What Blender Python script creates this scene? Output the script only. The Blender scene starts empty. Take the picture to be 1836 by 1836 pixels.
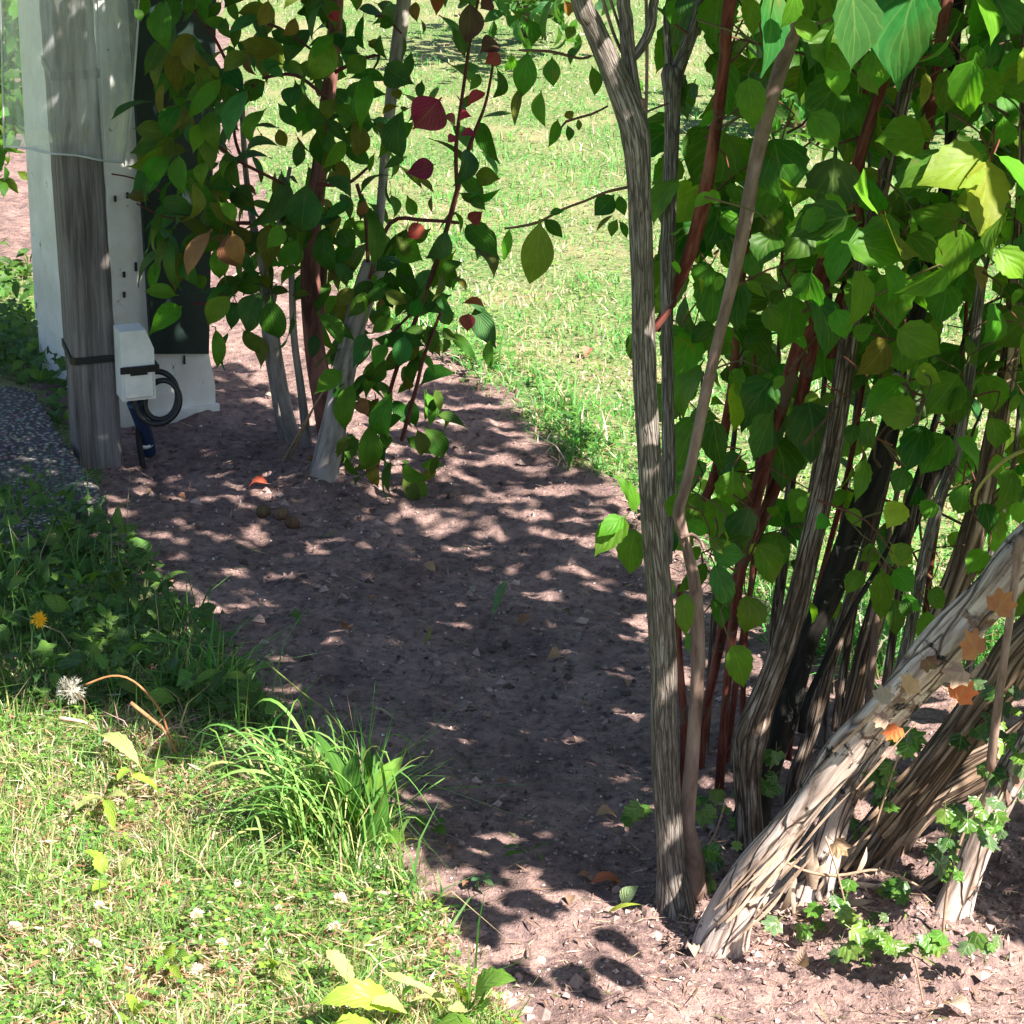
import bpy, math, random
import numpy as np
from mathutils import Vector

rng = np.random.default_rng(7)
random.seed(7)
scene = bpy.context.scene
COL = scene.collection

# ------------------------------------------------------------------ camera
F, H, PITCH, SZ = 5000.0, 1.6, math.radians(18.76), 1836.0
CAM = np.array([0, 0, H])
FWD = np.array([0, math.cos(PITCH), -math.sin(PITCH)])
UP = np.array([0, math.sin(PITCH), math.cos(PITCH)])
cam = bpy.data.cameras.new('camera')
cam_o = bpy.data.objects.new('camera', cam)
COL.objects.link(cam_o)
cam_o.location = CAM
cam_o.rotation_euler = (math.pi / 2 - PITCH, 0, 0)
cam.sensor_width = 36
cam.lens = 36 * F / SZ
cam.clip_start, cam.clip_end = 0.05, 2000
scene.camera = cam_o

# ------------------------------------------------------------------ light
SUN_EL = math.radians(46)
SUN_H = np.array([0.76, -0.65]); SUN_H /= np.linalg.norm(SUN_H)
SUN = np.array([SUN_H[0] * math.cos(SUN_EL), SUN_H[1] * math.cos(SUN_EL), math.sin(SUN_EL)])
w = bpy.data.worlds.new('World'); scene.world = w; w.use_nodes = True
sky = w.node_tree.nodes.new('ShaderNodeTexSky'); sky.sky_type = 'NISHITA'
sky.sun_disc = False; sky.sun_elevation = SUN_EL
sky.sun_rotation = math.atan2(SUN_H[0], SUN_H[1])
bg = w.node_tree.nodes['Background']; bg.inputs['Strength'].default_value = 0.05
w.node_tree.links.new(sky.outputs[0], bg.inputs[0])
sl = bpy.data.lights.new('sun', 'SUN'); sl.energy = 5.0; sl.angle = math.radians(0.53); sl.color = (1, 0.92, 0.82)
so = bpy.data.objects.new('sun', sl); COL.objects.link(so)
so.rotation_euler = Vector(SUN).to_track_quat('Z', 'Y').to_euler()
scene.view_settings.view_transform = 'Standard'
scene.view_settings.look = 'None'
scene.view_settings.exposure = 2.0
scene.view_settings.gamma = 1

# ------------------------------------------------------------------ helpers
def ray(px, py):
    return np.array([(px - 918) / F, 0, 0]) + UP * (-(py - 918) / F) + FWD
def P(px, py, Y):
    d = ray(px, py); return CAM + d * (Y / d[1])
def G(px, py, z=0.0):
    d = ray(px, py); return CAM + d * ((z - H) / d[2])
def gxy(px, py):
    """vectorised ground point"""
    a = (px - 918) / F; b = -(py - 918) / F
    dy = UP[1] * b + FWD[1]; dz = UP[2] * b + FWD[2]
    t = -H / dz
    return a * t, dy * t
def proj(p):
    q = np.asarray(p) - CAM
    z = q @ FWD
    return 918 + F * q[..., 0] / z, 918 - F * (q @ UP) / z
def mpp(p):
    return float((np.asarray(p) - CAM) @ FWD) / F          # metres per pixel there
def unit(v):
    v = np.asarray(v, float); return v / (np.linalg.norm(v) + 1e-12)

_perm = rng.random((256, 256))
def vnoise(x, y):
    xi = np.floor(x).astype(int); yi = np.floor(y).astype(int)
    fx = x - xi; fy = y - yi
    fx = fx * fx * (3 - 2 * fx); fy = fy * fy * (3 - 2 * fy)
    g = lambda i, j: _perm[i & 255, j & 255]
    return (g(xi, yi) * (1 - fx) + g(xi + 1, yi) * fx) * (1 - fy) + (g(xi, yi + 1) * (1 - fx) + g(xi + 1, yi + 1) * fx) * fy
def fbm(x, y, o=4):
    s = 0; a = .5; n = 0
    for i in range(o):
        s = s + a * vnoise(x + 17.3 * i, y + 5.1 * i); n += a; x = x * 2.03; y = y * 2.03; a *= .5
    return s / n

def sdist(poly, x, y):
    """signed distance to a polygon, positive inside"""
    x = np.asarray(x, float); y = np.asarray(y, float)
    d = np.full(x.shape, 1e9); ins = np.zeros(x.shape, bool)
    n = len(poly)
    for i in range(n):
        ax, ay = poly[i]; bx, by = poly[(i + 1) % n]
        ex, ey = bx - ax, by - ay
        t = np.clip(((x - ax) * ex + (y - ay) * ey) / (ex * ex + ey * ey + 1e-12), 0, 1)
        d = np.minimum(d, (x - ax - t * ex) ** 2 + (y - ay - t * ey) ** 2)
        c = ((ay > y) != (by > y)) & (x < (bx - ax) * (y - ay) / (by - ay + 1e-12) + ax)
        ins ^= c
    return np.where(ins, 1, -1) * np.sqrt(d)

class MB:
    def __init__(s):
        s.v, s.q, s.t, s.uv, s.c, s.n = [], [], [], [], [], 0
    def add(s, v, q=None, t=None, uv=None, c=(1, 1, 1)):
        v = np.asarray(v, float).reshape(-1, 3); k = len(v)
        s.v.append(v)
        if q is not None and len(q): s.q.append(np.asarray(q, int).reshape(-1, 4) + s.n)
        if t is not None and len(t): s.t.append(np.asarray(t, int).reshape(-1, 3) + s.n)
        s.uv.append(np.zeros((k, 2)) if uv is None else np.asarray(uv, float).reshape(-1, 2))
        c = np.asarray(c, float)
        s.c.append(np.broadcast_to(c, (k, 3)) if c.ndim == 1 else c)
        s.n += k
    def build(s, name, mat, parent=None, origin=None, smooth=True):
        v = np.concatenate(s.v); uv = np.concatenate(s.uv); c = np.concatenate(s.c)
        o = np.zeros(3) if origin is None else np.asarray(origin, float)
        q = np.concatenate(s.q) if s.q else np.zeros((0, 4), int)
        t = np.concatenate(s.t) if s.t else np.zeros((0, 3), int)
        me = bpy.data.meshes.new(name)
        me.vertices.add(len(v)); me.vertices.foreach_set('co', (v - o).astype(np.float32).ravel())
        loops = np.concatenate([q.ravel(), t.ravel()]).astype(np.int32)
        me.loops.add(len(loops)); me.loops.foreach_set('vertex_index', loops)
        nf = len(q) + len(t)
        me.polygons.add(nf)
        starts = np.concatenate([np.arange(len(q)) * 4, len(q) * 4 + np.arange(len(t)) * 3]).astype(np.int32)
        me.polygons.foreach_set('loop_start', starts)
        me.polygons.foreach_set('use_smooth', np.full(nf, smooth))
        ul = me.uv_layers.new(name='UVMap')
        ul.data.foreach_set('uv', uv[loops].astype(np.float32).ravel())
        at = me.attributes.new('tint', 'FLOAT_COLOR', 'POINT')
        at.data.foreach_set('color', np.concatenate([c, np.ones((len(c), 1))], 1).astype(np.float32).ravel())
        me.update(calc_edges=True); me.validate()
        me.materials.append(mat)
        ob = bpy.data.objects.new(name, me); COL.objects.link(ob)
        if parent is not None:
            ob.parent = parent; ob.location = o - np.array(parent.location)
        else:
            ob.location = o
        return ob

def tag(o, label=None, cat=None, group=None, kind=None):
    if label: o['label'] = label
    if cat: o['category'] = cat
    if group: o['group'] = group
    if kind: o['kind'] = kind
    return o
def empty(name, loc, label, cat, group=None):
    o = bpy.data.objects.new(name, None); COL.objects.link(o); o.location = loc; o.empty_display_size = .05
    return tag(o, label, cat, group)

def smooth_path(pts, rad, step=0.02):
    pts = np.asarray(pts, float); rad = np.asarray(rad, float)
    n = len(pts)
    if n < 3:
        k = max(2, int(np.linalg.norm(pts[1] - pts[0]) / step)); t = np.linspace(0, 1, k + 1)[:, None]
        return pts[0] * (1 - t) + pts[1] * t, rad[0] * (1 - t[:, 0]) + rad[1] * t[:, 0]
    op, orr = [], []
    for i in range(n - 1):
        p0 = pts[max(i - 1, 0)]; p1 = pts[i]; p2 = pts[i + 1]; p3 = pts[min(i + 2, n - 1)]
        k = max(2, int(np.linalg.norm(p2 - p1) / step))
        t = np.linspace(0, 1, k, endpoint=False)[:, None]
        op.append(.5 * (2 * p1 + (p2 - p0) * t + (2 * p0 - 5 * p1 + 4 * p2 - p3) * t ** 2 + (3 * p1 - p0 - 3 * p2 + p3) * t ** 3))
        orr.append(rad[i] * (1 - t[:, 0]) + rad[i + 1] * t[:, 0])
    op.append(pts[-1:]); orr.append(rad[-1:])
    return np.concatenate(op), np.concatenate(orr)

def tube(mb, pts, rad, n=10, step=0.02, rough=0.06, c=(1, 1, 1), cap=True, ridges=0.0):
    p, r = smooth_path(pts, rad, step)
    k = len(p)
    tan = np.gradient(p, axis=0); tan /= np.linalg.norm(tan, axis=1)[:, None] + 1e-12
    ref = np.array([0, 1.0, 0]) if abs(tan[0][1]) < .9 else np.array([1.0, 0, 0])
    ang = np.linspace(0, 2 * math.pi, n + 1)
    vs, uvs = [], []
    nrm = unit(ref - tan[0] * (ref @ tan[0]))
    ln = 0
    ph = rng.random(4) * 6
    for i in range(k):
        nrm = unit(nrm - tan[i] * (nrm @ tan[i])); bn = np.cross(tan[i], nrm)
        if i: ln += np.linalg.norm(p[i] - p[i - 1])
        m = 1 + rough * (np.sin(ang * 2 + ph[0] + ln * 13) * .6 + np.sin(ang * 3 + ph[1] - ln * 29) * .5 + math.sin(ln * 37 + ph[2]) * .5)
        if ridges:
            m = m + ridges * np.sin(ang * 7 + ph[3] + 1.5 * math.sin(ln * 9)) + ridges * .6 * np.sin(ang * 12 + 2 * math.sin(ln * 17))
        m[-1] = m[0]
        ring = p[i] + r[i] * m[:, None] * (np.cos(ang)[:, None] * nrm + np.sin(ang)[:, None] * bn)
        vs.append(ring); uvs.append(np.stack([ang * r.mean(), np.full(n + 1, ln)], 1))
    v = np.concatenate(vs); uv = np.concatenate(uvs)
    i, j = np.meshgrid(np.arange(k - 1), np.arange(n), indexing='ij')
    a = (i * (n + 1) + j).ravel()
    q = np.stack([a, a + 1, a + n + 2, a + n + 1], 1)
    t = []
    if cap:
        v = np.concatenate([v, p[:1], p[-1:]]); uv = np.concatenate([uv, [[0, 0], [0, ln]]])
        for j in range(n):
            t.append([k * (n + 1), j + 1, j]); t.append([k * (n + 1) + 1, (k - 1) * (n + 1) + j, (k - 1) * (n + 1) + j + 1])
    mb.add(v, q, t, uv, c)

def prof_ovate(t):
    w_ = np.where(t < .1, .045, np.sin(np.pi * np.clip((t - .1) / .9, 0, 1) ** .72) ** .85)
    w_ = np.maximum(w_, .04); return np.where(t > .985, .01, w_)
def prof_round(t):
    w_ = np.where(t < .1, .045, np.sin(np.pi * np.clip((t - .1) / .9, 0, 1) ** .72) ** .62)
    tipc = np.clip((1 - t) / .16, 0, 1)
    w_ = w_ * (.35 + .65 * tipc)
    w_ = np.maximum(w_, .04); return np.where(t > .985, .01, w_)
def prof_mock(t):
    x_ = np.clip((t - .1) / .9, 0, 1)
    w_ = np.where(t < .1, .045, np.sin(np.pi * x_ ** .66) ** .70)
    w_ = w_ * (.12 + .88 * np.clip((1 - t) / .26, 0, 1) ** .8)
    w_ = np.maximum(w_, .04); return np.where(t > .985, .01, w_)
def prof_dog(t):
    x_ = np.clip((t - .1) / .9, 0, 1)
    w_ = np.where(t < .1, .045, np.sin(np.pi * x_ ** .74) ** .95)
    w_ = w_ * (.25 + .75 * np.clip((1 - t) / .22, 0, 1)); w_ = np.maximum(w_, .04); return np.where(t > .985, .01, w_)
def prof_ell(t):
    w_ = np.where(t < .06, .05, np.sin(np.pi * np.clip((t - .06) / .94, 0, 1) ** .85) ** 1.0)
    w_ = np.maximum(w_, .04); return np.where(t > .985, .01, w_)
def prof_dock(t):
    w_ = np.where(t < .15, .1, np.sin(np.pi * np.clip((t - .15) / .85, 0, 1) ** 1.1) ** .6)
    w_ = np.maximum(w_, .08); return np.where(t > .985, .02, w_)
def prof_blade(t):
    return np.maximum(.02, (1 - t ** 3) * (.6 + .4 * np.sin(np.pi * t)))

def leaf(mb, base, tip, width, nrm, c, prof=prof_ovate, nl=12, nu=4, fold=.25, curl=.12, teeth=0.0, wav=.0, twist=.35):
    base = np.asarray(base, float); tip = np.asarray(tip, float)
    a = tip - base; L = np.linalg.norm(a) + 1e-9; a = a / L
    n = unit(nrm - a * (a @ nrm)); s = np.cross(a, n)
    t = np.linspace(0, 1, nl + 1); u = np.linspace(-1, 1, nu + 1)
    T, U = np.meshgrid(t, u, indexing='ij')
    W = np.repeat((prof(t) * width / 2)[:, None], nu + 1, 1)
    if teeth:
        alt = 1 + teeth * np.where(np.arange(nl + 1) % 2 == 0, 1, -1) * (t > .15)
        W[:, 0] *= alt; W[:, -1] *= alt
    ph = rng.random() * 6
    tw = rng.normal() * twist
    h = curl * L * 4 * T * (1 - T) * (1 + .6 * T) + tw * U * W * T + fold * np.abs(U) ** 1.3 * W + wav * L * np.sin(T * 9 + ph + U * 1.5) * np.abs(U)
    sw = .04 * L * math.sin(ph) * np.sin(np.pi * T)
    pos = base + a * (T * L)[..., None] + s * (U * W + sw)[..., None] + n * h[..., None]
    i, j = np.meshgrid(np.arange(nl), np.arange(nu), indexing='ij')
    k = (i * (nu + 1) + j).ravel()
    q = np.stack([k, k + 1, k + nu + 2, k + nu + 1], 1)
    mb.add(pos, q, None, np.stack([(U + 1) / 2, T], -1), c)

TINT = dict(g=(.062, .185, .010), d=(.030, .110, .008), b=(.032, .118, .026), l=(.12, .27, .02), y=(.20, .33, .03),  # l, y: light greens, mostly sunlight put into the leaf colour
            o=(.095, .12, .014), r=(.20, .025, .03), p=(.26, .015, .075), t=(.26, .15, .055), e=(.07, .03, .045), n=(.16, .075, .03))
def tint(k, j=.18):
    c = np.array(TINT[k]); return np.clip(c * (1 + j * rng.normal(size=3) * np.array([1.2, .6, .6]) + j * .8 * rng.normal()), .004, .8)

# ------------------------------------------------------------------ materials
class N:
    def __init__(s, name):
        s.m = bpy.data.materials.new(name); s.m.use_nodes = True
        s.t = s.m.node_tree; s.b = s.t.nodes['Principled BSDF']; s.out = s.t.nodes['Material Output']
    def n(s, typ, **kw):
        x = s.t.nodes.new('ShaderNode' + typ)
        for k, v in kw.items(): setattr(x, k, v)
        return x
    def l(s, a, b): s.t.links.new(a, b)
    def val(s, sock, v):
        if hasattr(v, 'links') or isinstance(v, bpy.types.NodeSocket): s.l(v, sock)
        else: sock.default_value = v
    def coord(s, kind='Object', scale=(1, 1, 1)):
        c = s.n('TexCoord'); m = s.n('Mapping'); m.inputs['Scale'].default_value = scale
        s.l(c.outputs[kind], m.inputs[0]); return m.outputs[0]
    def noise(s, vec, scale, detail=4, rough=.6, dist=0):
        x = s.n('TexNoise'); s.l(vec, x.inputs['Vector']); x.inputs['Scale'].default_value = scale
        x.inputs['Detail'].default_value = detail; x.inputs['Roughness'].default_value = rough
        x.inputs['Distortion'].default_value = dist
        return x.outputs['Fac']
    def vor(s, vec, scale, out='Distance', feature='F1'):
        x = s.n('TexVoronoi', feature=feature); s.l(vec, x.inputs['Vector']); x.inputs['Scale'].default_value = scale
        return x.outputs[out]
    def ramp(s, fac, stops):
        x = s.n('ValToRGB'); e = x.color_ramp.elements
        while len(e) < len(stops): e.new(.5)
        for i, (p, c) in enumerate(stops):
            e[i].position = p; e[i].color = (*c, 1) if len(c) == 3 else c
        s.l(fac, x.inputs[0]); return x.outputs[0]
    def mix(s, fac, a, b, mode='MIX'):
        x = s.n('Mix', data_type='RGBA', blend_type=mode)
        s.val(x.inputs[0], fac)
        for sock, v in ((x.inputs[6], a), (x.inputs[7], b)):
            if isinstance(v, bpy.types.NodeSocket): s.l(v, sock)
            else: sock.default_value = (*v, 1)
        return x.outputs[2]
    def math(s, op, a, b=0.0):
        x = s.n('Math', operation=op); s.val(x.inputs[0], a); s.val(x.inputs[1], b); return x.outputs[0]
    def bump(s, h, st=.5, d=.01):
        x = s.n('Bump'); x.inputs['Strength'].default_value = st; x.inputs['Distance'].default_value = d
        s.l(h, x.inputs['Height']); s.l(x.outputs[0], s.b.inputs['Normal']); return x
    def color(s, c):
        s.val(s.b.inputs['Base Color'], c if isinstance(c, bpy.types.NodeSocket) else (*c, 1)); return s
    def rough(s, r, spec=.3):
        s.val(s.b.inputs['Roughness'], r); s.b.inputs['Specular IOR Level'].default_value = spec; return s

def attr_tint(k):
    a = k.n('Attribute'); a.attribute_name = 'tint'; return a.outputs['Color']

def leaf_mat(name, veins='pinnate', trans=.4, rough=.42, spec=.35, vein_amt=.35, tr_boost=1.5, fr_=7.0, bmp=.55):
    k = N(name); base = attr_tint(k)
    uv = k.n('UVMap'); sp = k.n('SeparateXYZ'); k.l(uv.outputs[0], sp.inputs[0])
    u, v = sp.outputs[0], sp.outputs[1]
    au = k.math('ABSOLUTE', k.math('SUBTRACT', u, .5))
    mid = k.math('LESS_THAN', au, .018)
    if veins == 'arc':
        ph = k.math('SUBTRACT', k.math('MULTIPLY', v, 1.0), k.math('MULTIPLY', k.math('POWER', au, .8), 1.15)); fr = fr_
    else:
        ph = k.math('SUBTRACT', v, k.math('MULTIPLY', au, .8)); fr = 6.0
    fx = k.math('FRACT', k.math('MULTIPLY', ph, fr))
    dv = k.math('ABSOLUTE', k.math('SUBTRACT', fx, .5))
    side = k.math('LESS_THAN', dv, .07)
    vein = k.math('MAXIMUM', mid, k.math('MULTIPLY', side, .55))
    ob = k.coord('Object')
    mott = k.noise(ob, 60, 3)
    col = k.mix(k.math('MULTIPLY', vein, vein_amt), base, (.26, .34, .10))
    col = k.mix(.45, col, k.ramp(mott, [(.25, (.55, .5, .5)), (.75, (1.35, 1.3, 1.2))]), 'MULTIPLY')
    bl_ = k.noise(ob, 34, 4, .7, .4); col = k.mix(k.ramp(bl_, [(.66, (0, 0, 0)), (.73, (.75, .75, .75))]), col, (.16, .11, .03))
    lf = k.noise(ob, 9, 2); col = k.mix(k.ramp(lf, [(.5, (0, 0, 0)), (.8, (.35, .35, .35))]), col, (.20, .24, .03))
    k.color(col).rough(rough, spec)
    hgt_ = k.math('ADD', k.math('MULTIPLY', vein, -1.0), k.math('ADD', k.math('MULTIPLY', dv, 1.6), k.math('MULTIPLY', mott, .6)))
    bp = k.bump(hgt_, bmp, .0015)
    tr = k.n('BsdfTranslucent')
    tc = k.mix(1.0, col, (tr_boost * 1.15, tr_boost * 1.05, tr_boost * .45), 'MULTIPLY'); k.l(tc, tr.inputs[0]); k.l(bp.outputs[0], tr.inputs['Normal'])
    ms = k.n('MixShader'); ms.inputs[0].default_value = trans
    k.l(k.b.outputs[0], ms.inputs[1]); k.l(tr.outputs[0], ms.inputs[2]); k.l(ms.outputs[0], k.out.inputs[0])
    return k.m

def bark_mat(name, dark, mid, light, vs=26, us=150, patch=None, patch_amt=.55, patch_scale=9, bump=.8, extra=None, tinted=False, bd=.004, plate=None):
    k = N(name)
    uv = k.coord('UV', (us, vs, 1))
    n1 = k.noise(uv, 1.0, 6, .65, .6)
    uv2 = k.coord('UV', (us * .35, vs * .35, 1)); n2 = k.noise(uv2, 1.0, 4, .6, .3)
    f = k.math('ADD', k.math('MULTIPLY', n1, .7), k.math('MULTIPLY', n2, .4))
    col = k.ramp(f, [(.42, dark), (.53, mid), (.66, light)])
    if plate is not None:
        pv = k.coord('UV', (plate[0], plate[1], 1)); nz = k.n('TexNoise'); k.l(pv, nz.inputs['Vector']); nz.inputs['Scale'].default_value = .9; nz.inputs['Detail'].default_value = 3
        va = k.n('VectorMath', operation='MULTIPLY_ADD'); k.l(nz.outputs['Color'], va.inputs[0]); va.inputs[1].default_value = (1.1, 1.1, 0); k.l(pv, va.inputs[2])
        ed = k.vor(va.outputs[0], 1.0, 'Distance', 'DISTANCE_TO_EDGE'); cellc = k.vor(va.outputs[0], 1.0, 'Color')
        em = k.ramp(ed, [(.0, (0, 0, 0)), (plate[2], (1, 1, 1))])
        col = k.mix(.55, col, k.mix(.8, (1, 1, 1), k.ramp(cellc, [(.2, (.66, .65, .64)), (.8, (1.22, 1.22, 1.22))]), 'MULTIPLY'), 'MULTIPLY')
        col = k.mix(em, dark, col)
        f = k.math('ADD', k.math('MULTIPLY', f, .6), k.math('MULTIPLY', em, .7))
    ob = k.coord('Object')
    if patch is not None:
        pn = k.noise(ob, patch_scale, 5, .7, .8)
        pm = k.ramp(pn, [(patch_amt, (0, 0, 0)), (patch_amt + .06, (1, 1, 1))])
        col = k.mix(pm, col, patch)
    if extra is not None:
        pn2 = k.noise(ob, extra[1], 6, .75, .5)
        pm2 = k.ramp(pn2, [(extra[2], (0, 0, 0)), (extra[2] + .04, (1, 1, 1))])
        col = k.mix(pm2, col, extra[0])
    if tinted: col = k.mix(1.0, col, attr_tint(k), 'MULTIPLY')
    k.color(col).rough(.85, .2)
    k.bump(f, bump, bd)
    return k.m

def tint_mat(name, rough=.8, spec=.2, trans=0.0, nscale=0, boost=1.4):
    k = N(name); c = attr_tint(k)
    if nscale:
        c = k.mix(.6, c, k.ramp(k.noise(k.coord('Object'), nscale, 4), [(.3, (.5, .5, .5)), (.7, (1.3, 1.3, 1.3))]), 'MULTIPLY')
    k.color(c).rough(rough, spec)
    if trans:
        tr = k.n('BsdfTranslucent'); k.l(k.mix(1.0, c, (boost * 1.1, boost, boost * .5), 'MULTIPLY'), tr.inputs[0])
        ms = k.n('MixShader'); ms.inputs[0].default_value = trans
        k.l(k.b.outputs[0], ms.inputs[1]); k.l(tr.outputs[0], ms.inputs[2]); k.l(ms.outputs[0], k.out.inputs[0])
    return k.m

M = {}
# soil: reddish sandy loam
k = N('soil'); ob = k.coord('Object')
a1 = k.noise(ob, 4, 5, .6); a2 = k.noise(ob, 60, 6, .7); a3 = k.noise(ob, 260, 3, .6)
c1 = k.ramp(a1, [(.3, (.235, .157, .142)), (.7, (.372, .256, .230))])
c2 = k.ramp(a2, [(.32, (.28, .28, .31)), (.48, (.80, .80, .81)), (.62, (1.05, 1.04, 1.02)), (.75, (1.3, 1.28, 1.24))])  # dark end sits in the bump's low spots, shading pits by colour
a4 = k.noise(ob, 14, 5, .65); c1 = k.mix(.8, c1, k.ramp(a4, [(.34, (.55, .56, .60)), (.62, (1.12, 1.1, 1.08))]), 'MULTIPLY')
col = k.mix(1.0, c1, c2, 'MULTIPLY')
sp_ = k.vor(ob, 120); col = k.mix(k.ramp(sp_, [(.0, (1, 1, 1)), (.16, (0, 0, 0))]), col, (.09, .055, .05))
sp2 = k.vor(k.coord('Object', (1.3, 1.1, 1)), 70, 'Color'); spd = k.vor(k.coord('Object', (1.3, 1.1, 1)), 70)
sel = k.math('MULTIPLY', k.math('LESS_THAN', spd, .17), k.math('GREATER_THAN', k.n('SeparateColor').outputs[0], 2))
k.color(col).rough(.95, .1)
k.bump(k.math('ADD', k.math('MULTIPLY', a2, 1.0), k.math('MULTIPLY', a3, .5)), 1.0, .009)
M['soil'] = k.m
# lawn thatch below the blades
k = N('lawn_thatch'); ob = k.coord('Object')
b1 = k.noise(ob, 3, 4); b2 = k.noise(ob, 90, 5, .7)
c = k.ramp(b2, [(.3, (.035, .06, .02)), (.5, (.10, .17, .05)), (.7, (.32, .28, .18))])
c = k.mix(k.ramp(b1, [(.45, (0, 0, 0)), (.7, (.6, .6, .6))]), c, (.33, .26, .16))
k.color(c).rough(.95, .1); k.bump(b2, .8, .01); M['thatch'] = k.m
# dark gritty path slab
k = N('path_grit'); ob = k.coord('Object')
v1 = k.vor(ob, 95); v2 = k.vor(ob, 95, 'Color')
c = k.mix(k.ramp(v1, [(.2, (0, 0, 0)), (.5, (1, 1, 1))]), k.mix(.5, (.48, .46, .45), v2, 'MULTIPLY'), (.075, .072, .075))
c = k.mix(k.ramp(k.noise(ob, 7, 4), [(.45, (0, 0, 0)), (.7, (.7, .7, .7))]), c, (.06, .055, .06))
k.color(c).rough(.9, .2); k.bump(k.math('SUBTRACT', 1.0, v1), 1.0, .006); M['path'] = k.m

M['leaf_mock'] = leaf_mat('mock_orange_leaf', 'arc', .46, .48, .25, .22, 1.7, fr_=3.5, bmp=.4)
M['leaf_dog'] = leaf_mat('dogwood_leaf', 'arc', .30, .56, .2, .18, 1.3)
M['leaf_ivy'] = leaf_mat('ivy_leaf', 'pinnate', .2, .35, .45, .35)
M['leaf_dead'] = leaf_mat('dead_leaf', 'pinnate', .2, .8, .15, .25)
M['leaf_weed'] = leaf_mat('weed_leaf', 'pinnate', .35, .45, .3, .45)
M['grass'] = tint_mat('grass_blade', .55, .3, .35)
M['crumb'] = tint_mat('soil_crumb', .95, .1, 0, 200)
M['bark_grey'] = bark_mat('grey_fissured_bark', (.062, .051, .044), (.150, .126, .110), (.255, .23, .21), 40, 360, bump=.8, patch=(.15, .12, .10), patch_amt=.57, patch_scale=18, plate=(260, 15, .10))
M['bark_thin'] = bark_mat('pinkish_bark', (.10, .065, .05), (.20, .135, .11), (.30, .22, .19), 14, 60, bump=.35)
M['bark_red'] = bark_mat('red_bark', (.035, .010, .008), (.115, .028, .020), (.21, .085, .065), 12, 90, bump=.4, patch=(.10, .065, .05), patch_amt=.54, patch_scale=12)
M['bark_brown'] = bark_mat('brown_stem_bark', (.035, .024, .018), (.13, .09, .068), (.32, .27, .23), 26, 260, bump=.9, plate=(200, 9, .12))
M['bark_black'] = bark_mat('blackened_bark', (.006, .006, .006), (.014, .012, .011), (.035, .03, .026), 16, 120, patch=(.30, .26, .22), patch_amt=.60, patch_scale=14)
M['bark_pale'] = bark_mat('pale_peeling_bark', (.11, .078, .064), (.38, .295, .255), (.60, .52, .475), 11, 120, patch=(.018, .017, .017), patch_amt=.575, patch_scale=24, extra=((.17, .11, .08), 11, .56), bump=1.0, bd=.006, plate=(38, 9, .05))
M['bark_fibre'] = bark_mat('fibrous_bark', (.07, .045, .03), (.30, .205, .14), (.50, .38, .29), 11, 170, bump=1.0, bd=.008, plate=(120, 6, .22))
M['bark_dog'] = bark_mat('dogwood_bark', (.10, .09, .085), (.24, .215, .195), (.36, .33, .31), 10, 60, patch=(.55, .56, .58), patch_amt=.66, patch_scale=7, bump=.3)
M['bark_dogred'] = bark_mat('dogwood_red_bark', (.05, .022, .018), (.14, .06, .05), (.22, .10, .085), 10, 60, bump=.3)
M['twig'] = tint_mat('twig', .7, .2, 0, 120)
# weathered post
k = N('weathered_wood'); g = k.coord('Object', (160, 160, 7)); g2 = k.coord('Object', (40, 40, 3))
n1 = k.noise(g, 1, 6, .65, .4); n2 = k.noise(g2, 1, 4, .6)
c = k.ramp(k.math('ADD', k.math('MULTIPLY', n1, .6), k.math('MULTIPLY', n2, .45)), [(.36, (.05, .043, .04)), (.52, (.135, .12, .115)), (.7, (.25, .235, .23))])
k.color(c).rough(.85, .2); k.bump(n1, .6, .003); M['post'] = k.m
k = N('off_white_paint'); ob = k.coord('Object')
c = k.ramp(k.noise(ob, 9, 5, .7), [(.3, (.55, .54, .50)), (.65, (.74, .74, .72))])
c = k.mix(k.ramp(k.noise(ob, 34, 4, .75), [(.66, (0, 0, 0)), (.70, (1, 1, 1))]), c, (.16, .14, .11))
k.color(c).rough(.55, .35); M['white'] = k.m
k = N('dark_green_panel'); ob = k.coord('Object')
k.color(k.ramp(k.noise(ob, 14, 5, .7), [(.3, (.006, .014, .012)), (.7, (.014, .030, .026))])).rough(.45, .35); M['dgreen'] = k.m
k = N('white_plastic'); ob = k.coord('Object')
k.color(k.ramp(k.noise(ob, 16, 4), [(.3, (.62, .62, .60)), (.6, (.78, .78, .76))])).rough(.4, .4); M['wplastic'] = k.m
k = N('black_rubber'); k.color((.012, .012, .013)).rough(.45, .4); M['black'] = k.m
k = N('blue_plastic'); k.color((.012, .03, .085)).rough(.45, .4); M['blue'] = k.m
k = N('rust'); k.color((.10, .05, .03)).rough(.8, .2); M['rust'] = k.m
# clear plastic: thin sheet, scuffed, with a streaky whitish haze put into its colour
k = N('clear_plastic')
tr = k.n('BsdfTransparent'); tr.inputs[0].default_value = (.93, .95, .95, 1)
gl = k.n('BsdfGlossy'); gl.inputs['Roughness'].default_value = .12; gl.inputs[0].default_value = (.9, .9, .9, 1)
df = k.n('BsdfDiffuse'); df.inputs[0].default_value = (.75, .77, .78, 1)
lw = k.n('LayerWeight'); fac_ = k.math('POWER', lw.outputs['Facing'], 3.0)
m1 = k.n('MixShader'); k.l(k.math('ADD', k.math('MULTIPLY', fac_, .35), .035), m1.inputs[0]); k.l(tr.outputs[0], m1.inputs[1]); k.l(gl.outputs[0], m1.inputs[2])
m2 = k.n('MixShader'); scuff_haze = k.ramp(k.noise(k.coord('Object', (60, 60, 8)), 1, 4), [(.35, (.06, .06, .06)), (.75, (.27, .27, .27))])
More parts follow.
